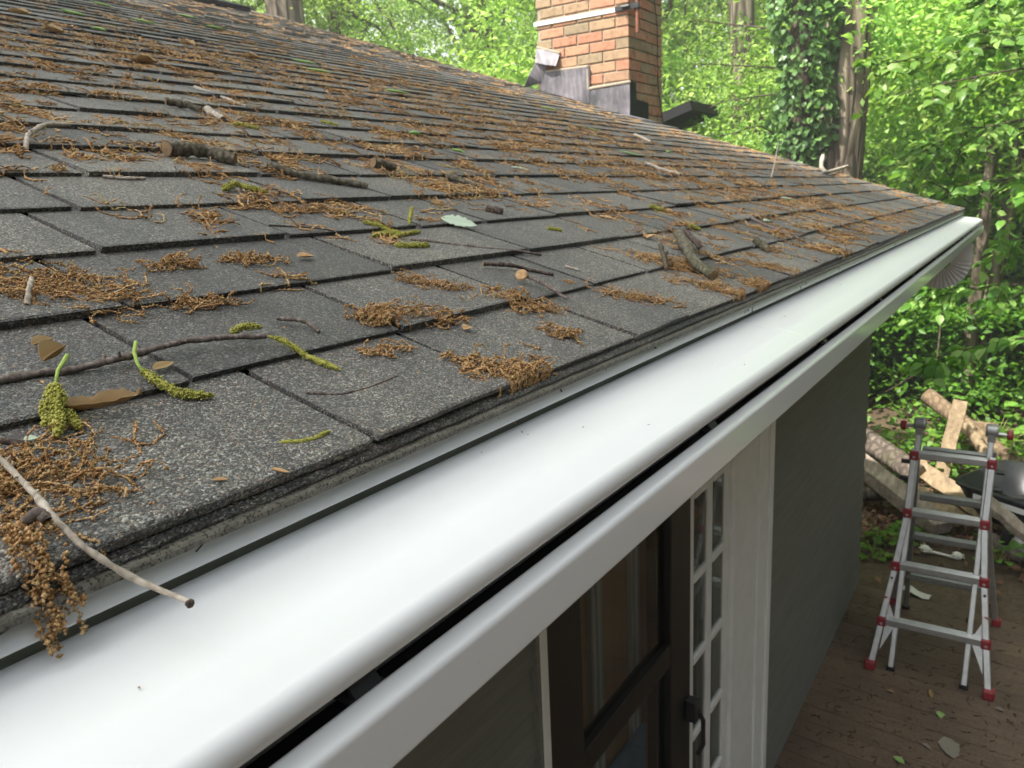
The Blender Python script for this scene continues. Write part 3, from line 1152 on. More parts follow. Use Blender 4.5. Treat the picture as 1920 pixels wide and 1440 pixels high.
def plate(pts_yz, x, dep, mat, name, warp=.004, bend=0):
    """thin sheet on the -X chimney face"""
    n = len(pts_yz)
    A = [[x - rnd.uniform(0, warp), a, b] for a, b in pts_yz]
    B = [[p[0] + dep, p[1], p[2]] for p in A]
    F = [tuple(range(n)), tuple(range(2 * n - 1, n - 1, -1))] + [(i, n + i, n + (i + 1) % n, (i + 1) % n) for i in range(n)]
    return MB().add(A + B, F).build(name, mat, chim)


plate([(2.612, 3.520), (2.78, 3.500), (2.953, 3.505), (2.956, 3.40), (2.80, 3.345), (2.612, 3.275)], CHX0 - .010, .004, m_lead, 'lead_flashing')
plate([(2.940, 3.668), (3.13, 3.668), (3.371, 3.676), (3.376, 3.545), (3.17, 3.478), (2.945, 3.40)], CHX0 - .017, .004, m_lead, 'lead_flashing')
# upper loose piece and its curled side
up = MB().add([[CHX0 - .012, 3.402, 3.862], [CHX0 - .03, 3.30, 3.825], [CHX0 - .012, 3.195, 3.79], [CHX0 - .06, 3.205, 3.702], [CHX0 - .075, 3.30, 3.722], [CHX0 - .05, 3.395, 3.752],
               [CHX0 - .008, 3.402, 3.864], [CHX0 - .026, 3.30, 3.829], [CHX0 - .008, 3.195, 3.793], [CHX0 - .056, 3.205, 3.702], [CHX0 - .071, 3.30, 3.722], [CHX0 - .046, 3.395, 3.752]],
              [(0, 1, 4, 5), (1, 2, 3, 4), (11, 10, 7, 6), (10, 9, 8, 7), (3, 9, 10, 4), (4, 10, 11, 5), (0, 6, 7, 1), (1, 7, 8, 2), (2, 8, 9, 3), (5, 11, 6, 0)])
up.build('lead_flashing', m_lead, chim)
cur = MB().add([[CHX0 - .045, 3.395, 3.75], [CHX0 - .02, 3.30, 3.735], [CHX0 - .02, 3.36, 3.60], [CHX0 - .06, 3.50, 3.575], [CHX0 - .075, 3.44, 3.66],
                [CHX0 - .04, 3.395, 3.755], [CHX0 - .015, 3.30, 3.74], [CHX0 - .015, 3.36, 3.60], [CHX0 - .055, 3.505, 3.575], [CHX0 - .07, 3.445, 3.665]],
               [(0, 1, 2), (0, 2, 4), (4, 2, 3), (7, 6, 5), (9, 7, 5), (8, 7, 9), (0, 5, 6, 1), (1, 6, 7, 2), (2, 7, 8, 3), (3, 8, 9, 4), (4, 9, 5, 0)])
cur.build('curled_flashing', m_lead, chim)
# mortar caps along the upper edges of the flashing
for a, b in (((2.605, 3.525), (2.955, 3.512)), ((2.95, 3.672), (3.375, 3.68)), ((2.958, 3.50), (2.958, 3.66)), ((3.19, 3.797), (3.402, 3.868))):
    mb = MB().bar((CHX0 - .008, a[0], a[1]), (CHX0 - .008, b[0], b[1]), .022, .022, up=(1, 0, 0))
    mb.build('mortar_fillet', m_mortar, chim, bevel=.008)
# black flashing on the -Y face, stepping down
plate_y = MB()
pts = [(CHX0 - .01, 3.53), (5.80, 3.53), (5.81, 3.41), (6.03, 3.40), (6.03, 3.10), (CHX0 - .01, 3.10)]
A = [[a, CHY0 - .010, b] for a, b in pts]; B = [[a, CHY0 - .004, b] for a, b in pts]
n = len(pts)
plate_y.add(A + B, [tuple(range(n)), tuple(range(2 * n - 1, n - 1, -1))] + [(i, n + i, n + (i + 1) % n, (i + 1) % n) for i in range(n)])
plate_y.build('black_flashing', m_leadblk, chim)
# apron shingle tongue beside the corner
tn = MB()
a_ = roof_xt(1186, 200); b_ = roof_xt(1193, 219)
ap = np.array([rp(5.60, 2.36, .006), rp(5.72, 2.36, .006), rp(5.78, 2.14, .008), rp(5.60, 2.18, .006)])
tn.add(np.vstack([ap, ap - NX * .004]), [(0, 1, 2, 3), (7, 6, 5, 4), (0, 4, 5, 1), (1, 5, 6, 2), (2, 6, 7, 3), (3, 7, 4, 0)])
tn.build('apron_sheet', m_lead, chim)
# antenna strap, tensioner, mast, cable
MB().bar((CHX0 - .006, 3.42, 4.035), (CHX0 - .006, 2.70, 4.033), .004, .030, up=(0, 0, 1)).build('antenna_strap', m_strap, chim)
tb = MB().bar((CHX0 - .014, 2.72, 4.034), (CHX0 - .02, 2.53, 4.036), .012, .034)
tb.tube([(CHX0 - .03, 2.66, 4.036), (CHX0 - .03, 2.60, 4.037)], .012, 8)
tb.build('strap_tensioner', m_black, chim)
ms = MB().tube([(5.70, 2.55, 3.855), (5.70, 2.55, 4.9)], .0135, 12)
ms.build('antenna_mast', m_rust, chim, smooth=False)
cl = MB().tube([(5.70, 2.55, 4.012), (5.70, 2.55, 4.026)], .020, 10)
cl.bar((5.70, 2.55, 4.036), (5.78, 2.60, 4.03), .016, .02)
cl.build('mast_clamp', m_black, chim)
cbl = []
for i in range(14):
    f_ = i / 13
    q_ = aty(1224 + 20 * f_ + 3 * math.sin(f_ * 7), -20 + 270 * f_, CHY0 - .012)
    cbl.append(q_)
MB().tube(cbl, .0035, 6).build('antenna_cable', m_black, chim)

# ================================================================== LITTER ON THE ROOF
def roof_paths(S, K, x0, t0, ang, length, wander, hgt):
    """random strings lying on the shingles: arrays of start points -> (S,K,3) world paths, also x,t"""
    step = length[:, None] / (K - 1)
    a = ang[:, None] + np.cumsum(rng.normal(0, wander, (S, K)), 1)
    dx = np.cos(a) * step; dt = np.sin(a) * step
    x_ = x0[:, None] + np.cumsum(dx, 1) - dx.sum(1, keepdims=True) / 2
    t_ = t0[:, None] + np.cumsum(dt, 1) - dt.sum(1, keepdims=True) / 2
    u = np.linspace(0, 1, K)
    hh = hgt[:, None] * (np.sin(u * np.pi * rng.uniform(1, 3, (S, 1)) + rng.uniform(0, 3, (S, 1))) * .5 + .5)
    n_ = surf(t_) + .0012 + hh
    off = t_ < .001
    n_ = np.where(off, np.minimum(n_, .002) + t_ * 1.6, n_)
    t_ = np.where(off, t_ * .25, t_)
    return rp(x_, t_, n_)


def strings_mesh(P, r, sides, knob=.45, freq=None):
    S, K, _ = P.shape
    u = np.linspace(0, 1, K)
    rr = r[:, None] * (0.55 + .45 * np.sin(u * np.pi) ** .5)[None]
    alt = np.where(np.arange(K) % 2 == 0, 1 + knob, 1 - knob)[None] * rng.uniform(.8, 1.2, (S, K))
    lump = rng.uniform(.75, 1.3, (S, K, sides))
    return tube_np(P, rr * alt, sides, lump)


def clump(x, t, L, w, ang, n, detail=2, r=.0011):
    S = n
    ca, sa = math.cos(ang), math.sin(ang)
    a_ = rng.normal(0, L * .30, S); b_ = rng.normal(0, w * .38, S)
    x0 = x + ca * a_ - sa * b_; t0 = t + sa * a_ + ca * b_
    K = {0: 7, 1: 13, 2: 30}[detail]
    sd = {0: 3, 1: 4, 2: 5}[detail]
    ln = rng.uniform(.45, 1.0, S) * min(max(L * .75, .022), .075)
    an = ang + rng.normal(0, .55, S) + np.where(rng.random(S) < .5, 0, math.pi)
    P = roof_paths(S, K, x0, t0, an, ln, {0: .35, 1: .32, 2: .30}[detail], rng.uniform(.0, .008, S) * min(1.3, .5 + n / 22))
    rr = rng.uniform(.7, 1.25, S) * r
    if detail == 2:
        V, F = strings_mesh(P, rr * .55, 4)
        V2, F2 = fluff(P, r)
        F = np.concatenate([F[:, [0, 1, 2]], F[:, [0, 2, 3]]])
        return np.vstack([V, V2]), np.vstack([F, F2 + len(V)])
    return strings_mesh(P, rr, sd, .6)


def fluff(P, r, per=1.6):
    """tiny dried florets: small octahedra scattered along each string"""
    S, K, _ = P.shape
    n = int(S * K * per)
    si = rng.integers(0, S, n); kf = rng.uniform(0, K - 1.001, n); k0 = kf.astype(int); fr = (kf - k0)[:, None]
    c_ = P[si, k0] * (1 - fr) + P[si, k0 + 1] * fr
    rb = r * rng.uniform(.45, 1.15, n)
    c_ = c_ + rng.normal(0, 1, (n, 3)) * (r * .62)
    sc = rng.uniform(.6, 1.5, (n, 1, 3))
    oc = np.array([[1, 0, 0], [-1, 0, 0], [0, 1, 0], [0, -1, 0], [0, 0, 1], [0, 0, -1]], float)
    of = np.array([[0, 2, 4, 4], [2, 1, 4, 4], [1, 3, 4, 4], [3, 0, 4, 4], [2, 0, 5, 5], [1, 2, 5, 5], [3, 1, 5, 5], [0, 3, 5, 5]])
    V = (c_[:, None, :] + oc[None] * sc * rb[:, None, None]).reshape(-1, 3)
    F = (of[None, :, :3] + (np.arange(n) * 6)[:, None, None]).reshape(-1, 3)
    return V, F


def join(lst):
    Vs = []; Fs = []; o = 0
    for V, F in lst:
        Vs.append(V); Fs.append(F + o); o += len(V)
    return np.vstack(Vs), np.vstack(Fs)


def flakes(x, t, n, spread, size):
    """tiny loose crumbs as little folded quads"""
    xs_ = x + rng.normal(0, spread, n); ts_ = t + rng.normal(0, spread, n)
    a = rng.uniform(0, 6.28, n); s_ = rng.uniform(.4, 1.2, n) * size
    c_ = rp(xs_, ts_, surf(ts_) + .0012)
    e1 = np.cos(a)[:, None] * np.array([1., 0, 0]) + np.sin(a)[:, None] * UX
    e2 = -np.sin(a)[:, None] * np.array([1., 0, 0]) + np.cos(a)[:, None] * UX
    up_ = NX * (s_ * .5)[:, None]
    V = np.stack([c_ - e1 * s_[:, None], c_ - e2 * (s_ * .35)[:, None] + up_, c_ + e1 * s_[:, None], c_ + e2 * (s_ * .35)[:, None] + up_ * .3], 1)
    F = np.arange(n * 4).reshape(n, 4)
    return V.reshape(-1, 3), F


DOWN = -math.pi / 2
# (px, py, length, width, angle on the roof, strings, label) -- the heaps one can point to
named = [
    (60, 905, .095, .06, .3, 50, 'big heap of brown catkins at the near left end of the roof edge'),
    (165, 548, .105, .045, -.5, 32, 'wide brown catkin tangle left of the bare first joints, at the left edge'),
    (30, 532, .10, .05, .1, 34, 'brown catkin heap at the far left beside a thin pale twig'),
    (716, 597, .055, .03, .1, 40, 'dense round brown catkin pad in the middle of the lower roof'),
    (800, 592, .07, .025, -.5, 22, 'thin brown catkin bunch lying across a shingle butt beside the round pad'),
    (985, 706, .075, .04, .2, 46, 'brown catkin bunch spilling over the roof edge above the white hood'),
    (885, 688, .06, .03, .5, 22, 'loose brown catkin bunch just up from the spilling bunch'),
    (975, 566, .085, .035, -.9, 34, 'brown catkin bunch under the twig with the round tan cut end'),
    (815, 532, .075, .02, -1.0, 20, 'slender brown catkin bunch lying alone on a bare shingle'),
    (1050, 628, .04, .022, -.2, 16, 'small curled brown catkin knot on the lowest bare shingle'),
    (1185, 556, .09, .02, -1.0, 22, 'long thin brown catkin streak running down the slope right of the cut twig'),
    (1285, 500, .15, .06, -.7, 52, 'brown catkin heap around the lichened branch stub'),
    (1355, 545, .12, .022, -1.1, 34, 'brown catkin rope trailing off the branch stub to the roof edge'),
    (1425, 535, .07, .035, -.2, 34, 'brown catkin bunch hanging at the roof edge right of the branch stub'),
    (1440, 500, .12, .02, -1.0, 22, 'thin brown catkin streak running down to the edge beyond the branch stub'),
    (735, 652, .06, .012, -.1, 10, 'fine brown catkin strand lying along the lowest course'),
    (335, 492, .05, .02, .1, 18, 'small brown catkin bunch on a bare upper left shingle'),
    (475, 486, .06, .018, -.2, 20, 'flat brown catkin bunch beside the loose tan chip'),
    (400, 565, .07, .012, -.1, 12, 'thin brown catkin string along a shingle butt at left centre'),
    (570, 392, .09, .02, -.3, 20, 'brown catkin streak left of the yellow green catkins'),
]
for px, py, L, w, a_, n, lab in named:
    x, t = roof_xt(px, py)
    V, F = clump(x, t, L, w, a_, int(n * 1.5), 2, .00105)
    base_ = rp(x, t, 0)
    o = link('catkin_clump', np_mesh('catkin_clump', V - base_, F, False), m_catkin, None, loc=tuple(base_))
    setp(o, lab, 'catkin clump', 'brown catkin clumps on the roof')

# strings that hang over the eave at the near left
hang = []
for px, py, ln, n in ((52, 1072, .042, 5), (118, 1075, .036, 3), (80, 1075, .022, 2), (135, 1100, .026, 1)):
    x, t = roof_xt(px, py)
    for q in range(n):
        K = 34
        u = np.linspace(0, 1, K)
        L = ln * rng.uniform(.7, 1.2)
        x0 = x + rng.normal(0, .0035)
        yy = Y0 + .03 * (1 - u) ** 2 - .006 - rng.uniform(0, .006) + .003 * np.sin(u * 9 + q)
        zz_ = Z0 + .004 + .006 * (1 - u) - L * np.clip(u - .25, 0, 1) * 1.3 + (.03 * (1 - u) ** 2 * .34)
        xx_ = x0 + .004 * np.sin(u * 7 + q * 2) + rng.normal(0, .0008, K)
        hang.append(fluff(np.stack([xx_, yy, zz_], -1)[None], .0013, 3.0))
V, F = join(hang)
b_ = rp(roof_xt(60, 1080)[0], 0, 0)
setp(link('catkin_clump', np_mesh('catkin_clump', V - b_, F), m_catkin, None, loc=tuple(b_)), 'brown catkins dangling over the roof edge in the near left corner', 'catkin clump', 'brown catkin clumps on the roof')

# everything else that nobody could count
lit = []
cnt = 0
cands = []
for i in range(6400):
    px = rng.uniform(-60, 1800); 
    t = rng.uniform(.015, LE) if i % 3 else rng.uniform(.015, 2.4); x = rng.uniform(0, RAKE) if i % 3 else rng.uniform(0.3, 3.6)
    cands.append((x, t))
for x, t in cands:
    pr_ = project(rp(x, t))
    if pr_ is None or not (-60 < pr_[0] < 1900 and -60 < pr_[1] < 1100): continue
    d = np.linalg.norm(rp(x, t) - np.array([0, 0, H]))
    dens = .5 + .5 * math.sin(x * 3.1 + 1.7 * math.sin(t * 2.3)) * math.sin(t * 4.1 + x)
    if t < .43 and x < 1.5 and rng.random() < .9: continue
    if t < .75 and x < 1.2 and rng.random() < .45: continue
    if rng.random() > .30 + .5 * dens: continue
    if t > 2.8 and rng.random() < .5: continue
    big = rng.random() < .16
    L = rng.uniform(.05, .15) * (1.35 if big else .8)
    w = rng.uniform(.012, .035) * (1.6 if big else 1)
    a_ = DOWN + .35 + rng.normal(0, .55)
    if rng.random() < .25: a_ = rng.normal(0, .25); t = round(t / EXPO) * EXPO + rng.uniform(.0, .02)
    n = int(rng.uniform(2, 11) * (2.6 if big else 1))
    if d < 2.0: lit.append(clump(x, t, L * .85, w, a_, n, 1, .00105))
    elif d < 3.0: lit.append(clump(x, t, L, w, a_, n, 0, .0013))
    else: lit.append(clump(x, t, L * 1.1, w * 1.1, a_, max(3, int(n * .6)), 0, .0017))
    cnt += 1
V, F = join(lit)
setp(link('catkin_litter', np_mesh('catkin_litter', V, F), m_catkin), kind='stuff')
cr = []
for i in range(1500):
    x = rng.uniform(.1, RAKE); t = rng.uniform(.0, LE)
    if t > 3.2 and rng.random() < .5: continue
    cr.append(flakes(x, t, int(rng.uniform(2, 7)), .03, .0022 if t < 1.2 else .004))
V, F = join(cr)
setp(link('litter_crumbs', np_mesh('litter_crumbs', V, F), m_catkin), kind='stuff')
# crumbs stuck to the drip edge and hood flange
V = []; F = []
mbd = MB()
for i in range(46):
    x = rng.uniform(.1, 5.6) if i % 3 else rng.uniform(.2, 1.8)
    z_ = Z0 - rng.uniform(.010, .026)
    y_ = Y0 - .0005 if z_ > Z0 - .0225 else .3935
    s_ = rng.uniform(.0003, .0009)
    k_ = 3 + int(rng.random() * 3)
    pts = [(x + rng.normal(0, .0012) * j, y_ - .0012, z_ - j * rng.uniform(.0008, .0022)) for j in range(k_)]
    mbd.tube(pts, [s_ * rng.uniform(.6, 1.2) for _ in pts], 4)
setp(mbd.build('dirt_specks', m_groove), kind='stuff')


hsp = []
for i in range(34):
    f_ = rng.uniform(.05, .95); x = rng.uniform(.15, 4.5)
    c_ = np.array([x, .400 * (1 - f_) + .2975 * f_, (zc - .2086) * (1 - f_) + (zc - .2303) * f_ + .0006 + .0028 * math.sin(f_ * 2.6)])
    k_ = rng.uniform(.0003, .0011); a_ = rng.uniform(0, 6.28)
    P = np.stack([c_ + k_ * np.array([math.cos(a_ + j * .5), math.sin(a_ + j * .5), 0]) * j for j in range(4)])
    hsp.append(strings_mesh(P[None], np.array([k_ * .45]), 4))
V, F = join(hsp)
setp(link('hood_specks', np_mesh('hood_specks', V, F), m_catkin), kind='stuff')


# ------------------------------------------------------------------ sticks, leaves, fresh catkins
def stick(name, pts, r, mat, label, cat='twig', group='sticks lying on the roof', lift=0.0, jag=.0, sides=9, cut=True, knots=3, sub=7, rend=.8, extra=()):
    """pts in photo pixels on the roof surface -> a bent twig with knots"""
    P = []
    for p in pts:
        x, t = roof_xt(p[0], p[1] + 0)
        hgt = (p[2] if len(p) > 2 else 0)
        P.append(rp(x, t, surf(t) + r * .8 + lift + hgt))
    P = np.array(P)
    return stick3(name, P, r, mat, label, cat, group, jag, sides, cut, knots, sub, rend)


def stick3(name, P, r, mat, label, cat='twig', group='sticks lying on the roof', jag=0, sides=9, cut=True, knots=3, sub=7, rend=.8):
    P = np.asarray(P, float)
    # resample smoothly
    d = np.concatenate([[0], np.cumsum(np.linalg.norm(np.diff(P, axis=0), axis=1))])
    m = (len(P) - 1) * sub + 1
    u = np.linspace(0, d[-1], m)
    Q = np.stack([np.interp(u, d, P[:, i]) for i in range(3)], 1)
    for _ in range(2):
        Q[1:-1] = (Q[:-2] + 2 * Q[1:-1] + Q[2:]) / 4
    Q[1:-1] += rng.normal(0, r * .10, (m - 2, 3))
    rr = r * np.linspace(1, rend, m) * (1 + .05 * np.sin(np.arange(m) * .9 + r * 1e4))
    for k in range(knots):
        i = int(rng.uniform(.1, .9) * m)
        rr[max(0, i - 1):i + 1] *= 1.2
    lump = rng.uniform(.95, 1.06, (1, m, sides)) + .05 * np.cos(np.arange(sides) * 2)[None, None, :]
    V, F = tube_np(Q[None], rr[None], sides, lump)
    base = Q[m // 2].copy(); base[2] -= r
    o = link(name, np_mesh(name, V - base, F, True), mat, None, loc=tuple(base))
    setp(o, label, cat, group)
    if cut:
        for e, nb in ((0, 1), (m - 1, m - 2)):
            ring = V[e * sides:(e + 1) * sides]
            n_ = Q[e] - Q[nb]; n_ /= np.linalg.norm(n_)
            c_ = ring.mean(0) + n_ * r * .12
            VV = np.vstack([ring + n_ * r * .02, c_[None]])
            MB().add(VV, [(i, (i + 1) % sides, sides) for i in range(sides)]).build('cut_end', m_cut, o)
    for k in range(max(0, knots - 1)):
        i = int(rng.uniform(.15, .85) * m)
        dr = rng.normal(0, 1, 3); dr[2] = abs(dr[2]); dr /= np.linalg.norm(dr)
        mb = MB().tube([Q[i], Q[i] + dr * r * 1.6, Q[i] + dr * r * 2.3 + rng.normal(0, r * .3, 3)], [r * .55, r * .42, r * .22], 6)
        mb.build('twig_stub', mat, o)
    return o


stick('twig', [(-40, 722), (60, 702), (130, 697), (200, 688, .003), (270, 672, .005), (345, 656, .007), (420, 651, .008), (497, 648, .007)], .0029, m_twig, 'long bare grey twig lying along the second course at the left edge', knots=5)
A1 = [rp(*roof_xt(-40, 838), .007), rp(*roof_xt(60, 950), .010), rp(*roof_xt(105, 1000), .009), rp(*roof_xt(150, 1040), .006)]

A1 += [aty(252, 1088, Y0 - .020), aty(305, 1108, Y0 - .035), aty(358, 1131, Y0 - .052)]
tw = stick3('twig', A1, .0018, m_birch, 'pale bare twig sticking out over the white gutter hood', knots=7, rend=.8)
be = A1[-1]
bd = MB()
for q_ in range(5):
    c_ = be + rng.normal(0, .0009, 3)
    bd.lathe([(0, -.002), (.0016, -.001), (.0019, .0005), (.001, .0018), (0, .0022)], c_, rng.normal(0, 1, 3), 6)
bd.build('bud_cluster', m_twigdk, tw, smooth=True)
stick('splinter', [(88, 1018, .012), (70, 1012, .016), (45, 1020, .012)], .0030, m_twig, 'short grey splinter of bark on the near left catkin heap', cut=False, knots=0)
stick('twig', [(575, 733), (640, 737), (690, 725), (744, 703)], .0011, m_twigdk, 'thin dark curved twig alone on the lowest course', cut=False, knots=0)
stick('twig', [(518, 603, .004), (550, 608, .005), (575, 612, .004), (598, 624)], .0022, m_twig, 'short knobbly twig above the end of the long grey twig', knots=3)
stick('twig', [(770, 447), (830, 455), (900, 466), (965, 472), (1015, 474)], .0022, m_twig, 'slim brown twig carrying the green catkin cluster', knots=4)
stick('twig', [(905, 497, .004), (960, 502, .005), (990, 505), (1038, 516)], .0028, m_twigdk, 'dark knobbly twig lying above the twig with the round cut end', knots=3)
tc = stick('twig', [(968, 523, .010), (990, 532, .008), (1025, 547, .006), (1063, 563, .004)], .0026, m_twig, 'reddish grey twig with a round tan cut end', knots=3)
x, t = roof_xt(975, 529)
c_ = rp(x, t, .010)
dv = np.array([-.75, -.35, .55])
MB().lathe([(0, -.002), (.0075, -.002), (.0085, .0005), (.0065, .002), (.003, .0012), (0, .0018)], c_, dv, 14).build('cut_disc', m_tan, tc, smooth=True)
stick('log_piece', [(312, 290, .004), (345, 292, .005), (390, 296, .005), (440, 310, .002)], .0118, m_logbark, 'thick mossy log piece with a broken end on the upper left roof', 'log piece', sides=14, knots=1)
stick('stick', [(500, 318, .002), (560, 331, .003), (620, 342, .003), (688, 354)], .0066, m_logbark, 'smooth grey stick right of the mossy log piece', 'stick', sides=12, knots=1)
stick('stick', [(310, 196, .004), (345, 202, .004), (376, 210)], .0082, m_logbark, 'grey peeled stick broken off above the mossy log piece', 'stick', sides=12, knots=1)
stick('stick', [(386, 211, .003), (418, 225)], .0078, m_birch, 'short tan stick end beside the grey peeled stick', 'stick', sides=12, knots=1)
stick('stick', [(365, 162), (420, 182), (462, 202)], .0038, m_birch, 'thin pale stick high on the left roof', 'stick', knots=2)
stick('twig', [(48, 280), (52, 268, .01), (85, 254, .016), (130, 247, .012)], .0036, m_birch, 'pale crooked twig on the catkins at the upper left', knots=2)
stick('twig', [(193, 327), (230, 331), (272, 331)], .0026, m_birch, 'short pale twig under the upper left catkins', knots=2)
stick('twig', [(640, 262), (680, 278), (740, 292)], .0032, m_twigdk, 'thin dark twig leaning on a shingle butt at top centre', knots=2)
stick('branch_stub', [(1268, 455, .012), (1282, 478, .008), (1300, 505, .006), (1335, 527, .003)], .0112, m_logbark, 'lichen crusted branch stub lying across the butts near the roof edge', 'branch', sides=14, knots=1)
stick('branch_stub', [(1277, 455, .020), (1285, 466, .022), (1300, 476, .016), (1309, 480, .010)], .0065, m_twigdk, 'dark curved fork beside the lichen crusted branch stub', 'branch', knots=1)
stick('twig', [(1232, 480, .018), (1240, 494, .010), (1250, 507, .004)], .0045, m_twigdk, 'dark upright twig in the catkins left of the branch stub', knots=3)
stick('log_piece', [(838, 334, .003), (862, 343, .004), (893, 354)], .0068, m_logbark, 'small bark covered stick piece above the pale lobed leaf', 'log piece', sides=10, knots=1)
stick('log_piece', [(912, 394), (942, 402)], .0066, m_twigdk, 'dark stubby stick end right of the pale lobed leaf', 'log piece', sides=10, knots=1)
stick('log_piece', [(698, 316, .006), (738, 321)], .0095, m_logbark, 'broken round stick end with torn bark above the centre', 'log piece', sides=10, knots=1)
stick('bark_flake', [(1414, 458, .003), (1428, 464, .003), (1440, 471)], .0085, m_logbark, 'lichen covered bark flake lying right of the branch stub', 'bark', sides=8, knots=0)
stick('twig', [(1405, 410), (1440, 424), (1500, 446)], .0038, m_twig, 'straight grey twig pointing down the slope beyond the branch stub', knots=2)
stick('twig', [(1210, 308), (1240, 318), (1275, 330)], .0058, m_birch, 'white barked twig on the far middle roof', knots=1)
stick('twig', [(1190, 254), (1220, 268)], .0075, m_birch, 'short tan stick on the far roof left of the white barked twig', knots=0)
stick('splinter', [(1446, 333), (1446, 322, .06), (1445, 309, .125)], .0035, m_birch, 'thin pale splinter standing upright on the far roof', cut=False, knots=0)
drift = stick('driftwood', [(1534, 316, .075), (1536, 324, .02), (1547, 329, .008), (1562, 325, .012), (1575, 322, .02), (1585, 322, .035)], .0125, m_birch, 'pale forked dead branch lying by the far roof rake', 'branch', sides=10, knots=2)
stick('twig', [(50, 575), (55, 560, .01), (60, 546, .012)], .0024, m_birch, 'tiny pale twig standing in the catkins at the left edge', knots=0)
stick('twig', [(0, 818), (55, 826)], .0022, m_twigdk, 'stub of dark twig entering at the left edge below the green catkins', knots=0)
stick('twig', [(1060, 498), (1088, 507)], .002, m_birch, 'pinkish splinter beside a joint right of centre', knots=0)
stick('twig', [(480, 312), (560, 326), (640, 346)], .0018, m_twigdk, 'hair thin twig behind the smooth grey stick', cut=False, knots=0)
stick('twig', [(255, 270), (300, 280), (345, 284)], .003, m_twigdk, 'thin twig lying above the mossy log piece', knots=1)
stick('twig', [(505, 422), (570, 426), (625, 434)], .0012, m_twigdk, 'hair thin dark twig left of the green catkin cluster', cut=False, knots=0)


def fresh_catkin(P, r, label, stem=None, name='green_catkin'):
    P = np.asarray(P, float)
    d = np.concatenate([[0], np.cumsum(np.linalg.norm(np.diff(P, axis=0), axis=1))])
    m = 46
    u = np.linspace(0, d[-1], m)
    Q = np.stack([np.interp(u, d, P[:, i]) for i in range(3)], 1)
    for _ in range(3):
        Q[1:-1] = (Q[:-2] + 2 * Q[1:-1] + Q[2:]) / 4
    base = Q[m // 2].copy()
    sides = 12
    s_ = np.linspace(0, 1, m)
    env = np.clip(np.minimum(s_ * 6, (1 - s_) * 5), 0, 1) ** .5
    lump = 1 + .16 * np.cos(np.arange(sides)[None, None, :] * np.pi + np.arange(m)[None, :, None] * np.pi * .5) + rng.uniform(-.12, .12, (1, m, sides))
    V, F = tube_np(Q[None], (r * .55 * env + .0003)[None], sides, lump)
    # florets: small beads standing off the core
    nb = 300
    iu = rng.integers(2, m - 2, nb)
    ph = rng.uniform(0, 6.28, nb)
    T = np.gradient(Q, axis=0); T /= np.linalg.norm(T, axis=1, keepdims=True)
    A_ = np.cross(T, [.1, .2, .97]); A_ /= np.linalg.norm(A_, axis=1, keepdims=True)
    B_ = np.cross(T, A_)
    dirs = np.cos(ph)[:, None] * A_[iu] + np.sin(ph)[:, None] * B_[iu]
    c_ = Q[iu] + dirs * (r * rng.uniform(.6, 1.0, nb) * env[iu])[:, None]
    rb = rng.uniform(.17, .30, nb) * r
    oc = np.array([[1, 0, 0], [-1, 0, 0], [0, 1, 0], [0, -1, 0], [0, 0, 1], [0, 0, -1]], float)
    of = np.array([[0, 2, 4], [2, 1, 4], [1, 3, 4], [3, 0, 4], [2, 0, 5], [1, 2, 5], [3, 1, 5], [0, 3, 5]])
    BV = (c_[:, None, :] + oc[None] * rb[:, None, None]).reshape(-1, 3)
    BF = (of[None] + (np.arange(nb) * 6)[:, None, None]).reshape(-1, 3) + len(V)
    me = np_mesh(name, np.vstack([V, BV]) - base, [F, BF])
    o = link(name, me, m_green, None, loc=tuple(base))
    setp(o, label, 'green catkin', 'fresh green catkins on the roof')
    if stem is not None:
        MB().tube(stem, np.linspace(.0012, .0016, len(stem)), 6).build('stem', m_stem, o, smooth=True)
    return o


def rr_(px, py, h=0.003):
    x, t = roof_xt(px, py)
    return rp(x, t, surf(t) + h)


fresh_catkin([rr_(263, 706, .006), rr_(290, 722, .004), rr_(340, 738, .004), rr_(404, 741, .004)], .0042, 'plump yellow green catkin with a hooked stem under the long grey twig', stem=[rr_(268, 712, .006), rr_(257, 704, .010), rr_(250, 690, .014), rr_(253, 676, .017)])
fresh_catkin([rr_(104, 745, .010), rr_(92, 772, .006), rr_(85, 800, .005)], .0050, 'left of the drooping green catkins by the torn dry leaf', stem=[rr_(104, 745, .010), rr_(108, 728, .014), rr_(126, 706, .018)])
fresh_catkin([rr_(106, 748, .012), rr_(107, 785, .009), rr_(107, 824, .006)], .0048, 'middle one of the drooping green catkins by the torn dry leaf')
fresh_catkin([rr_(112, 750, .008), rr_(128, 775, .005), rr_(150, 802, .004)], .0040, 'right of the drooping green catkins by the torn dry leaf')
fresh_catkin([rr_(430, 636, .008), rr_(455, 630, .011), rr_(490, 634, .012)], .0036, 'short green catkin curled over the end of the long grey twig')
fresh_catkin([rr_(500, 644, .008), rr_(535, 652, .006), rr_(575, 665, .004), rr_(640, 692, .003)], .0034, 'green to brown catkin trailing right from the long grey twig')
fresh_catkin([rr_(416, 360, .005), rr_(440, 353, .009), rr_(470, 359, .006), rr_(505, 366, .004)], .0058, 'arched green catkin under the smooth grey stick')
fresh_catkin([rr_(678, 418), rr_(705, 424), rr_(735, 432), rr_(760, 440)], .0046, 'topmost green catkin of the cluster left of the pale leaf')
fresh_catkin([rr_(697, 440), rr_(725, 436), rr_(758, 436)], .0046, 'second green catkin of the cluster left of the pale leaf')
fresh_catkin([rr_(733, 446), rr_(752, 438), rr_(790, 432)], .0040, 'short green catkin lying across the others left of the pale leaf')
fresh_catkin([rr_(738, 461), rr_(770, 463), rr_(806, 462)], .0058, 'fat yellow green catkin below the cluster left of the pale leaf')
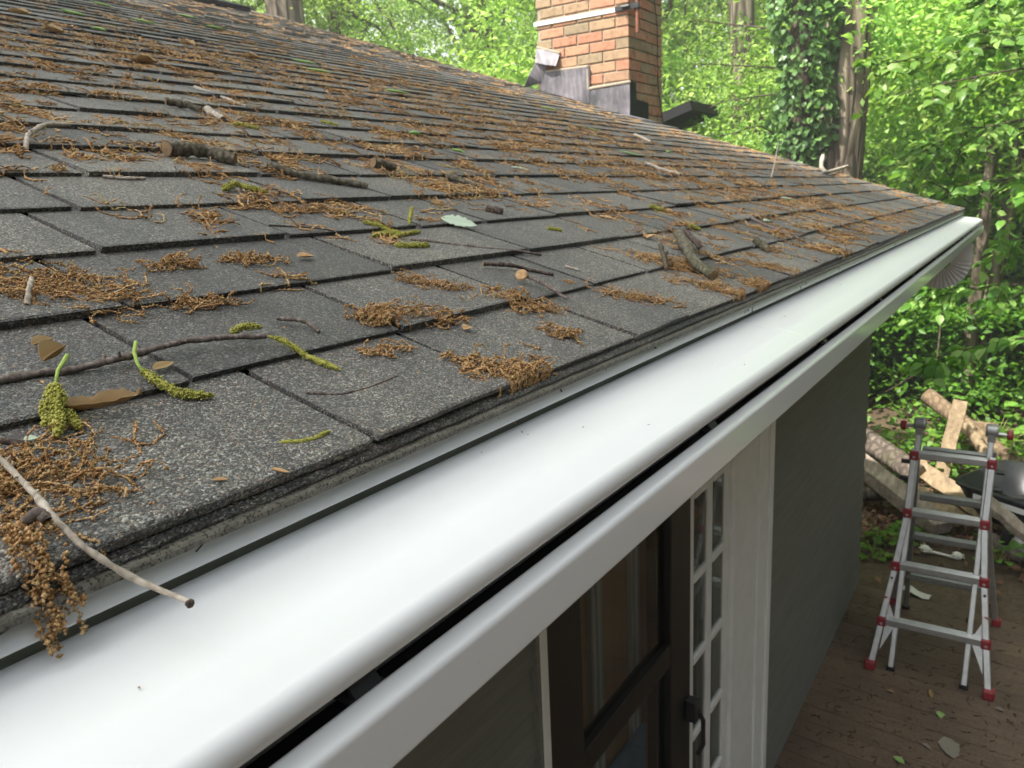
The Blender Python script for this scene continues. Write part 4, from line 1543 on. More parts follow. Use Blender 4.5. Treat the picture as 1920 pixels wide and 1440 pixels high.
fresh_catkin([rr_(766, 425, .010), rr_(768, 412, .016), rr_(770, 408, .018)], .0036, 'upright green catkin tip at the top of the cluster')
fresh_catkin([rr_(436, 232), rr_(460, 236), rr_(486, 242)], .0058, 'green catkin beside the short tan stick end high on the left')
fresh_catkin([rr_(600, 228), rr_(635, 238)], .0052, 'yellow catkin on the upper roof above the centre')
fresh_catkin([rr_(522, 832, .002), rr_(560, 832, .002), rr_(590, 826, .002), rr_(618, 813, .003)], .0022, 'thin ochre catkin curled on the first shingle above the roof edge')
fresh_catkin([rr_(1215, 388), rr_(1245, 394)], .0062, 'yellow green catkin knot on the middle roof')
fresh_catkin([rr_(1290, 424), rr_(1315, 430)], .0050, 'olive catkin above the branch stub')
fresh_catkin([rr_(1025, 428), rr_(1055, 434)], .0040, 'olive catkin right of the pale lobed leaf')


def leaf_flat(px, py, L, w, ang, mat, label, name='fallen_leaf', curl=.25, cat='leaf', group='leaves fallen on the roof', lobes=0, lift=.003, tilt=0, torn=False, roll=0):
    x, t = roof_xt(px, py)
    m = 15
    u = np.linspace(0, 1, m)
    prof = np.sin(np.pi * np.clip(u, 0, 1) ** .85) ** .8
    if lobes:
        prof = prof * (0.72 + .42 * np.abs(np.sin(u * np.pi * lobes)))
    if torn:
        prof = prof * np.convolve(rng.uniform(.5, 1.4, m + 2), np.ones(3) / 3, 'valid')
    prof[0] = .04; prof[-1] = .05 if not torn else .5
    nv = 5
    vv = np.linspace(-1, 1, nv)
    ca, sa = math.cos(ang), math.sin(ang)
    V = []
    for i in range(m):
        for j in range(nv):
            a_ = (u[i] - .5) * L; b_ = vv[j] * prof[i] * w / 2
            n_ = lift + curl * w * (vv[j] ** 2) * prof[i] * .8 + curl * .5 * L * (u[i] - .4) ** 2 + (rng.normal(0, .0006) if torn else 0) + tilt * (u[i]) + roll * (b_ + prof.max() * w / 2)
            x_, t_ = x + ca * a_ - sa * b_, t + sa * a_ + ca * b_
            V.append((x_, t_, float(surf(t)) + n_))
    V = np.array(V)
    W = rp(V[:, 0], V[:, 1], V[:, 2])
    I = np.arange(m * nv).reshape(m, nv)
    F = np.stack([I[:-1, :-1], I[1:, :-1], I[1:, 1:], I[:-1, 1:]], -1).reshape(-1, 4)
    base = rp(x, t, 0)
    o = link(name, np_mesh(name, W - base, F, True), mat, None, loc=tuple(base))
    so = o.modifiers.new('thick', 'SOLIDIFY'); so.thickness = .0003
    return setp(o, label, cat, group)


leaf_flat(860, 421, .060, .026, -.95, m_pale, 'pale green lobed leaf lying upside down on the middle shingles', lobes=5.5, curl=.10, roll=.42)
leaf_flat(190, 766, .050, .011, -.30, m_dry, 'torn dry brown leaf beside the drooping green catkins', curl=.9, torn=True, lift=.005, roll=.25)
leaf_flat(80, 641, .018, .011, .2, m_dry, 'small curled brown leaf bit on a bare shingle at the left', curl=.5)
leaf_flat(100, 678, .026, .016, .5, m_dry, 'cupped dry leaf lodged behind the long grey twig', curl=.9, lift=.006)
leaf_flat(306, 693, .020, .010, .2, m_dry, 'dull brown leaf scrap under the long grey twig', curl=.3)
leaf_flat(573, 483, .022, .014, -.3, m_tan, 'tan chip lying loose on an upper left shingle', 'bud_scale', .35, 'bud scale', 'tan scales on the roof')
leaf_flat(876, 614, .014, .011, .1, m_tan, 'round tan scale in the centre beside a short catkin strand', 'bud_scale', .4, 'bud scale', 'tan scales on the roof')
leaf_flat(1213, 443, .030, .024, .4, m_tan, 'brown acorn cup shaped scale above the branch stub', 'bud_scale', .5, 'bud scale', 'tan scales on the roof')
leaf_flat(412, 908, .009, .003, -.6, m_tan, 'tiny pale curl near the roof edge at left', 'bud_scale', .6, 'bud scale', 'tan scales on the roof')
leaf_flat(524, 892, .012, .003, -1.1, m_tan, 'tiny thin curl at the roof edge left of centre', 'bud_scale', .6, 'bud scale', 'tan scales on the roof')
leaf_flat(58, 818, .008, .006, -.3, m_pale, 'small pale green scrap left of the drooping catkins', curl=.2)
leaf_flat(858, 288, .038, .02, -1.0, m_lime, 'bright green leaf on the upper middle roof', curl=.4, lift=.006)
leaf_flat(778, 254, .036, .022, -.6, m_lime, 'light green leaf under the ridge side at upper centre', curl=.5, lift=.006)
leaf_flat(975, 317, .052, .016, -.6, m_pale, 'pale slim leaf among catkins right of the upper centre', curl=.2)
leaf_flat(1112, 242, .09, .026, -.8, m_lime, 'slender green leaf on the far roof below the chimney', curl=.2)
leaf_flat(1182, 290, .09, .024, -.9, m_lime, 'long narrow green leaf on the far middle roof', curl=.2)
leaf_flat(1255, 286, .05, .03, -.2, m_lime, 'yellow green leaf on the far roof right of the white barked twig', curl=.4)
leaf_flat(1478, 374, .06, .028, -1.0, m_pale, 'pale leaf on the far right roof', curl=.3)
leaf_flat(1440, 415, .034, .022, -.6, m_pale, 'pale leaf scrap beside the straight grey twig', curl=.3)
for i_, (px, py, lb) in enumerate([(135, 28, 'top left green streak of leaf near the frame edge'), (270, 44, 'yellow green leaf high on the left roof'), (405, 56, 'pale yellow leaf near the ridge'), (190, 12, 'light green leaf at the very top left'), (572, 122, 'slim yellow green leaf below the ridge end'), (600, 138, 'yellow leaf just under the slim one below the ridge end'), (350, 34, 'pale yellow leaf up by the ridge at the left'), (185, 60, 'tiny green leaf at the upper left'), (745, 178, 'dull yellow leaf on the far roof right of the ridge end'), (1030, 208, 'ochre leaf just below the chimney flashing')]):
    leaf_flat(px, py, .11 if i_ not in (7,) else .05, .035, -1.0 + .3 * (i_ % 3), m_lime, lb, curl=.3, lift=.008)
for px, py, lb in [(35, 30, 'brown dead leaf at the far upper left'), (100, 62, 'rusty dead leaf on the upper left roof'), (270, 118, 'tan dead leaf on the left roof above the grey sticks'), (350, 88, 'light brown leaf high on the left roof'), (470, 112, 'pinkish dead leaf below the ridge')]:
    leaf_flat(px, py, .07, .045, rng.uniform(-1.5, 0), m_dry, lb, curl=.6, lift=.006, torn=True)

# ================================================================== BACKGROUND
def leaf_cards(C, size, droop=.35, wide=.55, fold=.18, up=.6):
    """two-triangle folded leaves at centres C"""
    n = len(C)
    az = rng.uniform(0, 2 * np.pi, n)
    el = rng.normal(-droop, .45, n)
    d = np.stack([np.cos(az) * np.cos(el), np.sin(az) * np.cos(el), np.sin(el)], 1)
    nrm = rng.normal(0, .55, (n, 3)); nrm[:, 2] += up + .4
    sd = np.cross(d, nrm); sd /= np.linalg.norm(sd, axis=1, keepdims=True) + 1e-9
    nn = np.cross(sd, d)
    s_ = size * rng.uniform(.65, 1.3, n)[:, None]
    b = C - d * s_ * .5
    V = np.stack([b, b + d * s_ * .45 + sd * s_ * wide / 2 + nn * s_ * fold, b + d * s_, b + d * s_ * .45 - sd * s_ * wide / 2 + nn * s_ * fold], 1)
    I = np.arange(n)[:, None] * 4
    F = np.concatenate([I + np.array([[0, 1, 2]]), I + np.array([[0, 2, 3]])], 0)
    return V.reshape(-1, 3), F


def leaf_full(C, D, size, up=.8, wide=.62, bend=.18):
    """eight-face leaf with midrib, pointing along D"""
    n = len(C)
    d = D / (np.linalg.norm(D, axis=1, keepdims=True) + 1e-9)
    nrm = rng.normal(0, .4, (n, 3)); nrm[:, 2] += up
    sd = np.cross(d, nrm); sd /= np.linalg.norm(sd, axis=1, keepdims=True) + 1e-9
    nn = np.cross(sd, d)
    s_ = (size * rng.uniform(.55, 1.25, n))[:, None]
    w = wide * .5
    def pt(a, b, h): return C + d * s_ * a + sd * s_ * b * w * 2 * .5 + nn * s_ * h
    rib = [pt(0, 0, 0), pt(.33, 0, .03), pt(.68, 0, .0), pt(1.0, 0, -bend)]
    r_ = [pt(.22, .85, .10), pt(.55, 1.0, .09), pt(.84, .45, -.04)]
    l_ = [pt(.22, -.85, .10), pt(.55, -1.0, .09), pt(.84, -.45, -.04)]
    V = np.stack(rib + r_ + l_, 1).reshape(-1, 3)
    I = np.arange(n)[:, None] * 10
    q = [[0, 4, 5, 1], [1, 5, 6, 2], [0, 1, 8, 7], [1, 2, 9, 8]]
    tr = [[2, 6, 3], [2, 3, 9]]
    FQ = np.concatenate([I + np.array([a]) for a in q], 0)
    FT = np.concatenate([I + np.array([a]) for a in tr], 0)
    return V, [FQ, FT]


def crown_points(n, rx, rz, nclump, cl, low=-1.0, hollow=.35):
    """leaf centres grouped in clumps through an ellipsoid"""
    u = rng.normal(0, 1, (nclump * 3, 3)); u /= np.linalg.norm(u, axis=1, keepdims=True)
    r = rng.uniform(hollow ** 3, 1, (nclump * 3, 1)) ** (1 / 3)
    c = u * r
    c = c[c[:, 2] > low][:nclump]
    per = n // len(c)
    k = np.repeat(np.arange(len(c)), per)
    off = rng.normal(0, 1, (len(k), 3)) * np.array([1, 1, .42])
    sc = rng.uniform(.6, 1.4, len(c))[k][:, None]
    P = c[k] * np.array([rx, rx, rz]) + off * cl * sc
    return P, c * np.array([rx, rx, rz])


def trunk_mesh(h, r0, r1, lean=(0, 0), limbs=(), sides=14, wob=.05, flare=1.35):
    m = 26
    u = np.linspace(0, 1, m)
    P = np.stack([lean[0] * u + wob * np.sin(u * 5), lean[1] * u + wob * np.sin(u * 4 + 1), h * u], 1)
    rr = r0 + (r1 - r0) * u
    rr *= 1 + (flare - 1) * np.exp(-u * 14)
    lump = 1 + .05 * np.cos(np.arange(sides)[None, None, :] * 2.2) + rng.normal(0, .025, (1, m, sides))
    Vs, Fs = [], []
    V, F = tube_np(P[None], rr[None], sides, lump, ref=np.array([.9, .3, .1])); Vs.append(V); Fs.append(F); o = len(V)
    for (hh, tx, ty, tz, rl) in limbs:
        i = int(hh * (m - 1)); s0 = P[i]
        e = np.array([tx, ty, tz])
        k = 12
        uu = np.linspace(0, 1, k)[:, None]
        mid = s0 + (e - s0) * uu + np.array([0, 0, 1]) * (np.sin(uu * np.pi) * .10 * np.linalg.norm(e - s0)) + rng.normal(0, .02 * np.linalg.norm(e - s0), (k, 3)) * uu
        rl_ = rl * (1 - .85 * np.linspace(0, 1, k))
        V, F = tube_np(mid[None], rl_[None], 7, ref=np.array([.3, .2, .9])); Vs.append(V); Fs.append(F + o); o += len(V)
    return np.vstack(Vs), np.vstack(Fs)


# shared crown and trunk meshes for the woodland
proto = []
for v in range(4):
    P, c_ = crown_points(17000, 3.2, 3.9, 105, .34, low=-.85)
    V, F = leaf_cards(P, .095)
    cm = np_mesh('crown', V, F); cm.materials.append(m_leaf_far)
    lim = []
    sel = c_[rng.permutation(len(c_))[:16]]
    for q in sel:
        lim.append((rng.uniform(.45, .95), q[0], q[1], q[2] + 7.2, .07))
    V, F = trunk_mesh(8.6, .20, .06, (rng.normal(0, .3), rng.normal(0, .3)), lim, 12)
    tm = np_mesh('trunk', V, F, True); tm.materials.append(m_trunk)
    proto.append((cm, tm))
sap = []
for v in range(3):
    P, c_ = crown_points(9000, 1.55, 2.3, 90, .30, low=-1)
    V, F = leaf_cards(P, .095)
    cm = np_mesh('crown', V, F); cm.materials.append(m_leaf_far)
    lim = [(rng.uniform(.15, .9), q[0], q[1], q[2] + 2.4, .022) for q in c_[rng.permutation(len(c_))[:14]]]
    V, F = trunk_mesh(4.2, .045, .012, (rng.normal(0, .2), rng.normal(0, .2)), lim, 8, .04)
    tm = np_mesh('trunk', V, F, True); tm.materials.append(m_limb)
    sap.append((cm, tm))
bush = []
for v in range(3):
    P, c_ = crown_points(5200, .95, .75, 60, .20, low=-.6, hollow=.2)
    P[:, 2] += .62
    V, F = leaf_cards(P, .085, .2)
    cm = np_mesh('foliage', V, F); cm.materials.append(m_leaf_mid)
    mb = MB()
    for q in c_[:9]:
        mb.tube([(0, 0, 0), (q[0] * .5, q[1] * .5, .35), (q[0], q[1], q[2] + .62)], [.012, .009, .004], 5)
    me = bpy.data.meshes.new('stem'); me.from_pydata(np.vstack(mb.v).tolist(), [], mb.f); me.update(); me.materials.append(m_limb)
    bush.append((cm, me))


def place(kind, protos, i, x, y, s, label, cat, group, cz, rot, zs=1.0, names=('crown', 'trunk')):
    cm, tm = protos[i % len(protos)]
    r = empty(kind, (x, y, float(gz(x, y)) - .05), label, cat, group)
    r.rotation_euler = (0, 0, rot); r.scale = (s, s, s * zs)
    a = bpy.data.objects.new(names[1], tm); COL.objects.link(a); a.parent = r
    b = bpy.data.objects.new(names[0], cm); COL.objects.link(b); b.parent = r; b.location = (0, 0, cz)
    return r


def polar(az, d):
    return d * math.cos(rad(az)), d * math.sin(rad(az))


wood = []
for az0, az1, dd, nn, sc in ((-16, 74, 18, 13, .95), (-18, 78, 26, 10, 1.25), (-18, 80, 36, 9, 1.6)):
    for k in range(nn):
        az = az0 + (az1 - az0) * (k + rnd.uniform(.15, .85)) / nn
        d = dd * rnd.uniform(.9, 1.12)
        wood.append((az, d, sc * rnd.uniform(.85, 1.15)))
for i, (az, d, s) in enumerate(wood):
    x, y = polar(az, d)
    place('woodland_tree', proto, i, x, y, s, 'leafy bright green tree in the wood behind the house', 'tree', 'woodland trees behind the house', 7.2, rnd.uniform(0, 6.28), rnd.uniform(.9, 1.1))
dark = []
m_leaf_dark = mat_leaf('darkened_leaf', [(.018, .045, .014), (.03, .065, .02), (.05, .095, .028)], .15, .5)  # leaf colour kept dark to hold light off the gutter face and wall
for v in range(2):
    P, c_ = crown_points(20000, 3.2, 4.6, 130, .45, low=-1)
    V, F = leaf_cards(P, .15)
    cm = np_mesh('crown', V, F); cm.materials.append(m_leaf_dark)
    dark.append((cm, proto[v][1]))
for k in range(17):                                       # unseen wood round the deck side, leaves darkened to dim gutter and wall
    az = -27 - 128 * (k + rnd.uniform(.2, .8)) / 17
    x, y = polar(az, rnd.uniform(9.5, 12.5))
    place('woodland_tree', dark, k, x, y, rnd.uniform(1.0, 1.25), 'unseen tree of the wood on the deck side, its leaves darkened to dim the house wall', 'tree', 'woodland trees facing the deck', 5.0, rnd.uniform(0, 6.28))
saps = []
for k in range(30):
    az = -7 + 62 * (k + rnd.uniform(.1, .9)) / 30
    d = rnd.uniform(10.5, 15.5)
    if az > 4: d = rnd.uniform(13.2, 17)
    if az > 38: d = rnd.uniform(18, 22)
    saps.append((az, d, rnd.uniform(.85, 1.35)))
for i, (az, d, s) in enumerate(saps):
    x, y = polar(az, d)
    place('sapling', sap, i, x, y, s, 'slender leafy sapling in the undergrowth beyond the roof', 'sapling', 'saplings in the undergrowth', 2.5, rnd.uniform(0, 6.28), rnd.uniform(.9, 1.15))
for k in range(34):
    az = -8 + 30 * (k + rnd.uniform(0, 1)) / 34
    d = rnd.uniform(10.8, 15)
    x, y = polar(az, d)
    place('shrub', bush, k, x, y, rnd.uniform(.7, 1.35), 'low dark green shrub on the woodland floor', 'shrub', 'shrubs on the woodland floor', 0, rnd.uniform(0, 6.28), 1.0, ('foliage', 'stem'))


def big_trunk(px, py, wpx, X_, label, ptop=None, h=12, name='tree', limbs=(), small=False):
    """a trunk seen in the photograph: centre pixel, width in pixels, at distance X_"""
    q = atx(px, py, X_)
    d = np.linalg.norm(q - np.array([0, 0, H]))
    r = wpx / 2 * (CR.T @ (q - np.array([0, 0, H])))[2] * -1 / FPX
    lean = (0, 0)
    if ptop is not None:
        q2 = atx(ptop[0], ptop[1], X_)
        f = (q2 - q) / (q2[2] - q[2])
    else:
        f = np.zeros(3)
    zb = float(gz(q[0], q[1])) - .1
    base = np.array([q[0] - f[0] * (q[2] - zb), q[1] - f[1] * (q[2] - zb), zb])
    root = empty(name, tuple(base), label, 'tree')
    hc = 3.4 if small else h + 5
    V, F = trunk_mesh(hc, r * 1.12, r * .70, (f[0] * hc, f[1] * hc), limbs, 22, .03)
    link('trunk', np_mesh('trunk', V, F, True), m_trunk, root, loc=(0, 0, 0))
    if small:
        P, c_ = crown_points(7000, 1.5, 1.7, 70, .28, low=-.8)
        V, F = leaf_cards(P + np.array([f[0] * hc, f[1] * hc, hc + .9]), .085)
    else:
        P, c_ = crown_points(9000, 4.2, 3.6, 120, .55, low=-.6)
        V, F = leaf_cards(P + np.array([f[0] * hc, f[1] * hc, hc]), .16)
    link('crown', np_mesh('crown', V, F), m_leaf_far, root, loc=(0, 0, 0))
    return root, base, r, f


big_trunk(532, 15, 70, 9.5, 'thick mossy tree trunk rising right behind the roof ridge', h=13)
big_trunk(1395, 70, 44, 13.5, 'straight tree trunk seen right of the brick chimney', ptop=(1393, 0), h=13)
ivt, ib, ir, ifx = big_trunk(1586, 270, 68, 9.6, 'big furrowed trunk beside the ivy at the far roof corner', ptop=(1606, 60), h=13,
                             limbs=((.52, 1.0, -1.6, 14, .12), (.5, .6, 1.8, 14, .10)))
# ivy: a clad stem to the left of the big trunk
q = atx(1503, 200, 9.4)
iroot = empty('ivy', (q[0], q[1], float(gz(q[0], q[1]))), 'dark glossy ivy column climbing beside the big furrowed trunk', 'ivy')
hh = 6.5
mb = MB()
mb.tube([(0, 0, 0), (.03, .02, 2), (0, .03, 4), (.02, -.02, hh)], [.15, .14, .13, .10], 12)
mb.build('stem', m_limb, iroot, loc=(0, 0, 0))
n_ = 7000
zz_ = rng.uniform(.2, hh, n_); an_ = rng.uniform(0, 6.28, n_)
bulge = .23 + .05 * np.sin(zz_ * 2.3 + an_) + .05 * np.sin(zz_ * 5.1 + 2 * an_) + rng.uniform(0, .09, n_)
C = np.stack([np.cos(an_) * bulge, np.sin(an_) * bulge, zz_], 1)
Dv = np.stack([np.cos(an_) * .35, np.sin(an_) * .35, -np.ones(n_) * .8], 1) + rng.normal(0, .3, (n_, 3))
V, Fl = leaf_full(C, Dv, .075, .2, .95, .1)
link('ivy_leaves', np_mesh('ivy_leaves', V, Fl), m_ivy, iroot, loc=(0, 0, 0))
rt, rb_, r_, _ = big_trunk(1823, 650, 24, 10.2, 'narrow twin trunk behind the woodpile, left stem', small=True)
rt, rb_, r_, _ = big_trunk(1850, 640, 26, 10.5, 'narrow twin trunk behind the woodpile, right stem', ptop=(1862, 560), small=True)


# the leafy boughs at the right: a tree standing just outside the frame
def bough_tree(base, boughs, label, leaf=.098):
    root = empty('overhanging_tree', tuple(base), label, 'tree')
    V, F = trunk_mesh(9, .17, .09, (.2, .1), (), 14)
    link('trunk', np_mesh('trunk', V, F, True), m_trunk, root, loc=(0, 0, 0))
    for pts, n, spread in boughs:
        P = np.array(pts, float)
        d = np.concatenate([[0], np.cumsum(np.linalg.norm(np.diff(P, axis=0), axis=1))])
        m = 26
        u = np.linspace(0, d[-1], m)
        Q = np.stack([np.interp(u, d, P[:, i]) for i in range(3)], 1)
        for _ in range(3): Q[1:-1] = (Q[:-2] + 2 * Q[1:-1] + Q[2:]) / 4
        rr = np.linspace(.022, .003, m)
        Vs, Fs = tube_np(Q[None], rr[None], 7); tw = [(Vs, Fs)]
        Cs, Ds = [], []
        for s_ in range(n):
            i = int(rng.uniform(.12, 1) ** .8 * (m - 1))
            ax = Q[min(i + 1, m - 1)] - Q[max(i - 1, 0)]; ax /= np.linalg.norm(ax)
            dr = ax * .7 + rng.normal(0, .65, 3) * np.array([1, 1, .45]); dr /= np.linalg.norm(dr)
            ln = rng.uniform(.35, 1.0) * spread
            k = 9
            uu = np.linspace(0, 1, k)[:, None]
            tp = Q[i] + dr * ln * uu + np.array([0, 0, -1]) * (uu ** 2) * ln * .28
            tw.append(tube_np(tp[None], np.linspace(.0045, .0015, k)[None], 4))
            nl = int(rng.uniform(9, 17))
            f_ = np.sort(rng.uniform(.12, 1, nl))
            side = np.cross(dr, [0, 0, 1]); side /= np.linalg.norm(side) + 1e-6
            for j, ff in enumerate(f_):
                c_ = Q[i] + dr * ln * ff + np.array([0, 0, -1]) * ff ** 2 * ln * .28
                Cs.append(c_); Ds.append(dr * .75 + side * (1 if j % 2 else -1) * .8 + np.array([0, 0, -.38]) + rng.normal(0, .18, 3))
        V, F = join(tw)
        br = link('branch', np_mesh('branch', V - base, F, True), m_limb, root, loc=(0, 0, 0))
        V, Fl = leaf_full(np.array(Cs), np.array(Ds), leaf, .8, .62, .16)
        setp(link('foliage', np_mesh('foliage', V - base, Fl), m_leaf_near, br, loc=(0, 0, 0)))
    return root


tb_ = np.array([9.2, -2.1, -.1])
def bp(*l): return [atx(px, py, x_) for px, py, x_ in l]
boughs = [
    ([tb_ + [0, 0, 3.6]] + bp((1990, 60, 8.2), (1860, 55, 7.6), (1840, 60, 7.2), (1800, 72, 7.0)), 40, .42),
    ([tb_ + [0, 0, 3.3]] + bp((2000, 90, 7.8), (1870, 85, 7.2), (1780, 100, 6.8), (1700, 115, 6.6), (1585, 128, 6.5)), 34, .34),
    ([tb_ + [0, 0, 3.0]] + bp((2010, 120, 7.2), (1890, 130, 6.7), (1800, 150, 6.5), (1700, 175, 6.3)), 34, .6),
    ([tb_ + [0, 0, 2.8]] + bp((2020, 210, 7.8), (1880, 230, 7.3), (1790, 250, 7.2), (1700, 300, 7.0)), 60, .75),
    ([tb_ + [0, 0, 2.5]] + bp((2040, 320, 7.6), (1930, 330, 7.2), (1830, 340, 7.1), (1740, 370, 7.0)), 64, .62),
    ([tb_ + [0, 0, 2.2]] + bp((2050, 420, 8.0), (1960, 440, 7.8), (1880, 450, 7.7), (1850, 470, 7.6)), 46, .55),
    ([tb_ + [0, 0, 1.9]] + bp((2060, 520, 7.6), (1960, 535, 7.3), (1880, 530, 7.2), (1800, 545, 7.2), (1720, 565, 7.2)), 46, .42),
    ([tb_ + [0, 0, 1.7]] + bp((2060, 620, 6.6), (1960, 622, 6.3), (1880, 640, 6.2), (1790, 655, 6.2), (1715, 685, 6.2)), 44, .34),
    ([tb_ + [0, 0, 4.6]] + bp((2000, -20, 8.4), (1880, -10, 8.0), (1850, 0, 7.8), (1830, 8, 7.8)), 30, .42),
]
bough_tree(tb_, boughs, 'leafy elm with long bright boughs reaching in from the right')
tb2 = np.array([10.8, 2.2, -.05])
boughs2 = [
    ([tb2 + [0, 0, 3.4]] + bp((1500, 170, 9.8), (1350, 190, 9.6), (1300, 220, 9.3)), 34, .5),
    ([tb2 + [0, 0, 3.9]] + bp((1500, 130, 10.2), (1340, 120, 10), (1290, 120, 9.8)), 34, .5),
    ([tb2 + [0, 0, 4.6]] + bp((1500, 60, 10.2), (1320, 40, 10.2), (1290, 40, 9.8)), 30, .45),
    ([tb2 + [0, 0, 2.9]] + bp((1420, 230, 8.8), (1390, 250, 8.6), (1340, 255, 8.5)), 36, .55),
]
bough_tree(tb2, boughs2, 'young leafy tree standing between the chimney and the ivy', .044)

# unseen tree added towards the sun, its stacked crowns placed to shade the near roof
for (sx_, sy_, sz_, sc_) in ((-11.7, 8.0, 6.3, 1.30),):
    r = empty('shade_tree', (sx_, sy_, -.15), 'tall unseen tree added behind the camera to shade the near roof', 'tree')
    V, F = trunk_mesh(22, .38, .12, (.3, .3), [(.75, 2.0, 1.0, 22, .12), (.8, -2, .5, 23, .12), (.85, 1.0, 2.0, 24, .1)], 16)
    link('trunk', np_mesh('trunk', V, F, True), m_trunk, r, loc=(0, 0, 0))
    for (ox, oy, oz, k_) in ((.1, .3, 21.5, 0), (-.3, -.3, 22.5, 1), (0.4, .2, 23.5, 2), (-.2, .0, 24.5, 3), (.6, .6, 22.2, 3), (-.6, -.5, 23.6, 0), (.2, .1, 25.5, 1), (-.8, .4, 22.8, 2), (.9, -.4, 24.2, 0), (0, .6, 26.0, 3)):
        b = bpy.data.objects.new('crown', proto[k_][0]); COL.objects.link(b); b.parent = r
        b.location = (ox, oy, oz); b.scale = (1.12, 1.12, .8)

# neighbouring shed, its dark eave showing right of the chimney
sq = atx(1262, 214, 8.9)
sb = empty('shed', (sq[0], sq[1], float(gz(sq[0], sq[1]))), 'dark roofed shed half hidden in leaves right of the chimney', 'shed')
gz0 = float(gz(sq[0], sq[1]))
MB().box((sq[0] + .1, sq[1] + .05, gz0), (sq[0] + .8, sq[1] + 1.0, sq[2] - .28)).build('wall', m_room, sb)
rf = MB()
for dz, mt_ in ((0, 0),):
    a0, a1 = atx(1293, 188, 8.9), atx(1290, 188, 8.9) + np.array([0, .75, -.24])
    V = [a0, a0 + [.9, 0, 0], a1 + [.9, 0, 0], a1]
    rf.add([list(v) for v in V] + [list(v - np.array([0, .03, .10])) for v in V], [(3, 2, 1, 0), (4, 5, 6, 7), (0, 1, 5, 4), (1, 2, 6, 5), (2, 3, 7, 6), (3, 0, 4, 7)])
rf.build('roof', m_vent, sb)

# ground cover, leaf litter
n_ = 26000
gx = 7.6 + rng.random(n_) ** 1.3 * 12; gy = rng.uniform(-2.5, 6.5, n_)
ok = (np.sin(gx * 1.7 + gy) + np.sin(gy * 2.3 - gx * .6) + rng.normal(0, .7, n_) > -1.0) & ~((gx < 8.2) & (gy < 1.9) & (rng.random(n_) < .9))
gx, gy = gx[ok], gy[ok]
C = np.stack([gx, gy, gz(gx, gy) + rng.random(len(gx)) ** 1.5 * .32 + .03], 1)
V, F = leaf_cards(C, .085, .1, .8, .1, 1.2)
setp(link('ground_cover', np_mesh('ground_cover', V, F), m_cover), kind='stuff')
n_ = 5200
gx = 5.75 + rng.random(n_) * 3.1; gy = rng.uniform(-1.6, 3.0, n_)
ok = (gx > 6.35 + .3 * np.sin(gy * 3)) | (rng.random(n_) < .05)
gx, gy = gx[ok], gy[ok]
C = np.stack([gx, gy, gz(gx, gy) + rng.random(len(gx)) * .05 + .008], 1)
V, F = leaf_cards(C, .075, .0, .6, .22, .7)
setp(link('leaf_litter', np_mesh('leaf_litter', V, F), m_deadleaf), kind='stuff')
# small green weeds by the house corner
for i, (px, py, x_, s_) in enumerate([(1650, 935, 6.6, .12), (1685, 945, 6.6, .14), (1735, 912, 7.4, .2), (1700, 975, 6.7, .13), (1870, 1060, 6.5, .26), (1640, 990, 6.3, .12), (1745, 985, 6.9, .14), (1690, 905, 7.4, .2), (1868, 790, 9.4, .5), (1850, 830, 9.0, .35), (1780, 820, 9.2, .4), (1700, 845, 8.9, .35)]):
    q = atx(px, py, x_)
    gz_ = float(gz(q[0], q[1]))
    n_ = 26
    u_ = rng.normal(0, 1, (n_, 3)); u_[:, 2] = np.abs(u_[:, 2]) + .3
    u_ /= np.linalg.norm(u_, axis=1, keepdims=True)
    C = u_ * s_ * rng.uniform(.5, 1, (n_, 1))
    root = empty('weed', (q[0], q[1], gz_), ['low green seedling', 'leafy green weed', 'pale green weed'][i % 3] + ' ' + ['by the house corner', 'against the weathered beam', 'behind the ladder', 'at the edge of the bare dirt', 'under the black cart', 'in the shade by the wall', 'behind the ladder rungs', 'left of the fresh planks', 'on the woodpile right of the plank', 'above the short log', 'left of the upright plank', 'beyond the ladder top'][i], 'weed', 'weeds around the woodpile')
    V, Fl = leaf_full(C, u_ * np.array([1, 1, .1]), .075 if s_ < .3 else .10, 1.0, .85, .1)
    link('leaves', np_mesh('leaves', V, Fl), m_cover, root, loc=(0, 0, 0))
    mb = MB()
    for c_ in C[:14]: mb.tube([(0, 0, 0), tuple(c_ * .6 + [0, 0, .02]), tuple(c_)], [.003, .0025, .0018], 4)
    mb.build('stem', m_stem, root, loc=(0, 0, 0))

# ------------------------------------------------------------------ woodpile
def log3(name, a, b, r, label, mat, sides=16, flat=None, cat='log', rend=.9, bark=.05):
    a = np.asarray(a); b = np.asarray(b)
    m = 14
    u = np.linspace(0, 1, m)[:, None]
    Q = a + (b - a) * u + rng.normal(0, r * .04, (m, 3))
    rr = r * np.linspace(1, rend, m)
    lump = 1 + rng.normal(0, bark, (1, 1, sides)) + rng.normal(0, .025, (1, m, sides))
    V, F = tube_np(Q[None], rr[None], sides, lump)
    base = (a + b) / 2
    o = link(name, np_mesh(name, V - base, F, True), mat, None, loc=tuple(base))
    setp(o, label, cat, 'woodpile beyond the house corner')
    for e, nb in ((0, 1), (m - 1, m - 2)):
        ring = V[e * sides:(e + 1) * sides]
        n = Q[e] - Q[nb]; n /= np.linalg.norm(n)
        mb = MB().add(np.vstack([ring + n * .001, ring.mean(0) + n * .006]), [(i, (i + 1) % sides, sides) for i in range(sides)])
        mb.build('cut_end', m_cutg, o)
    return o


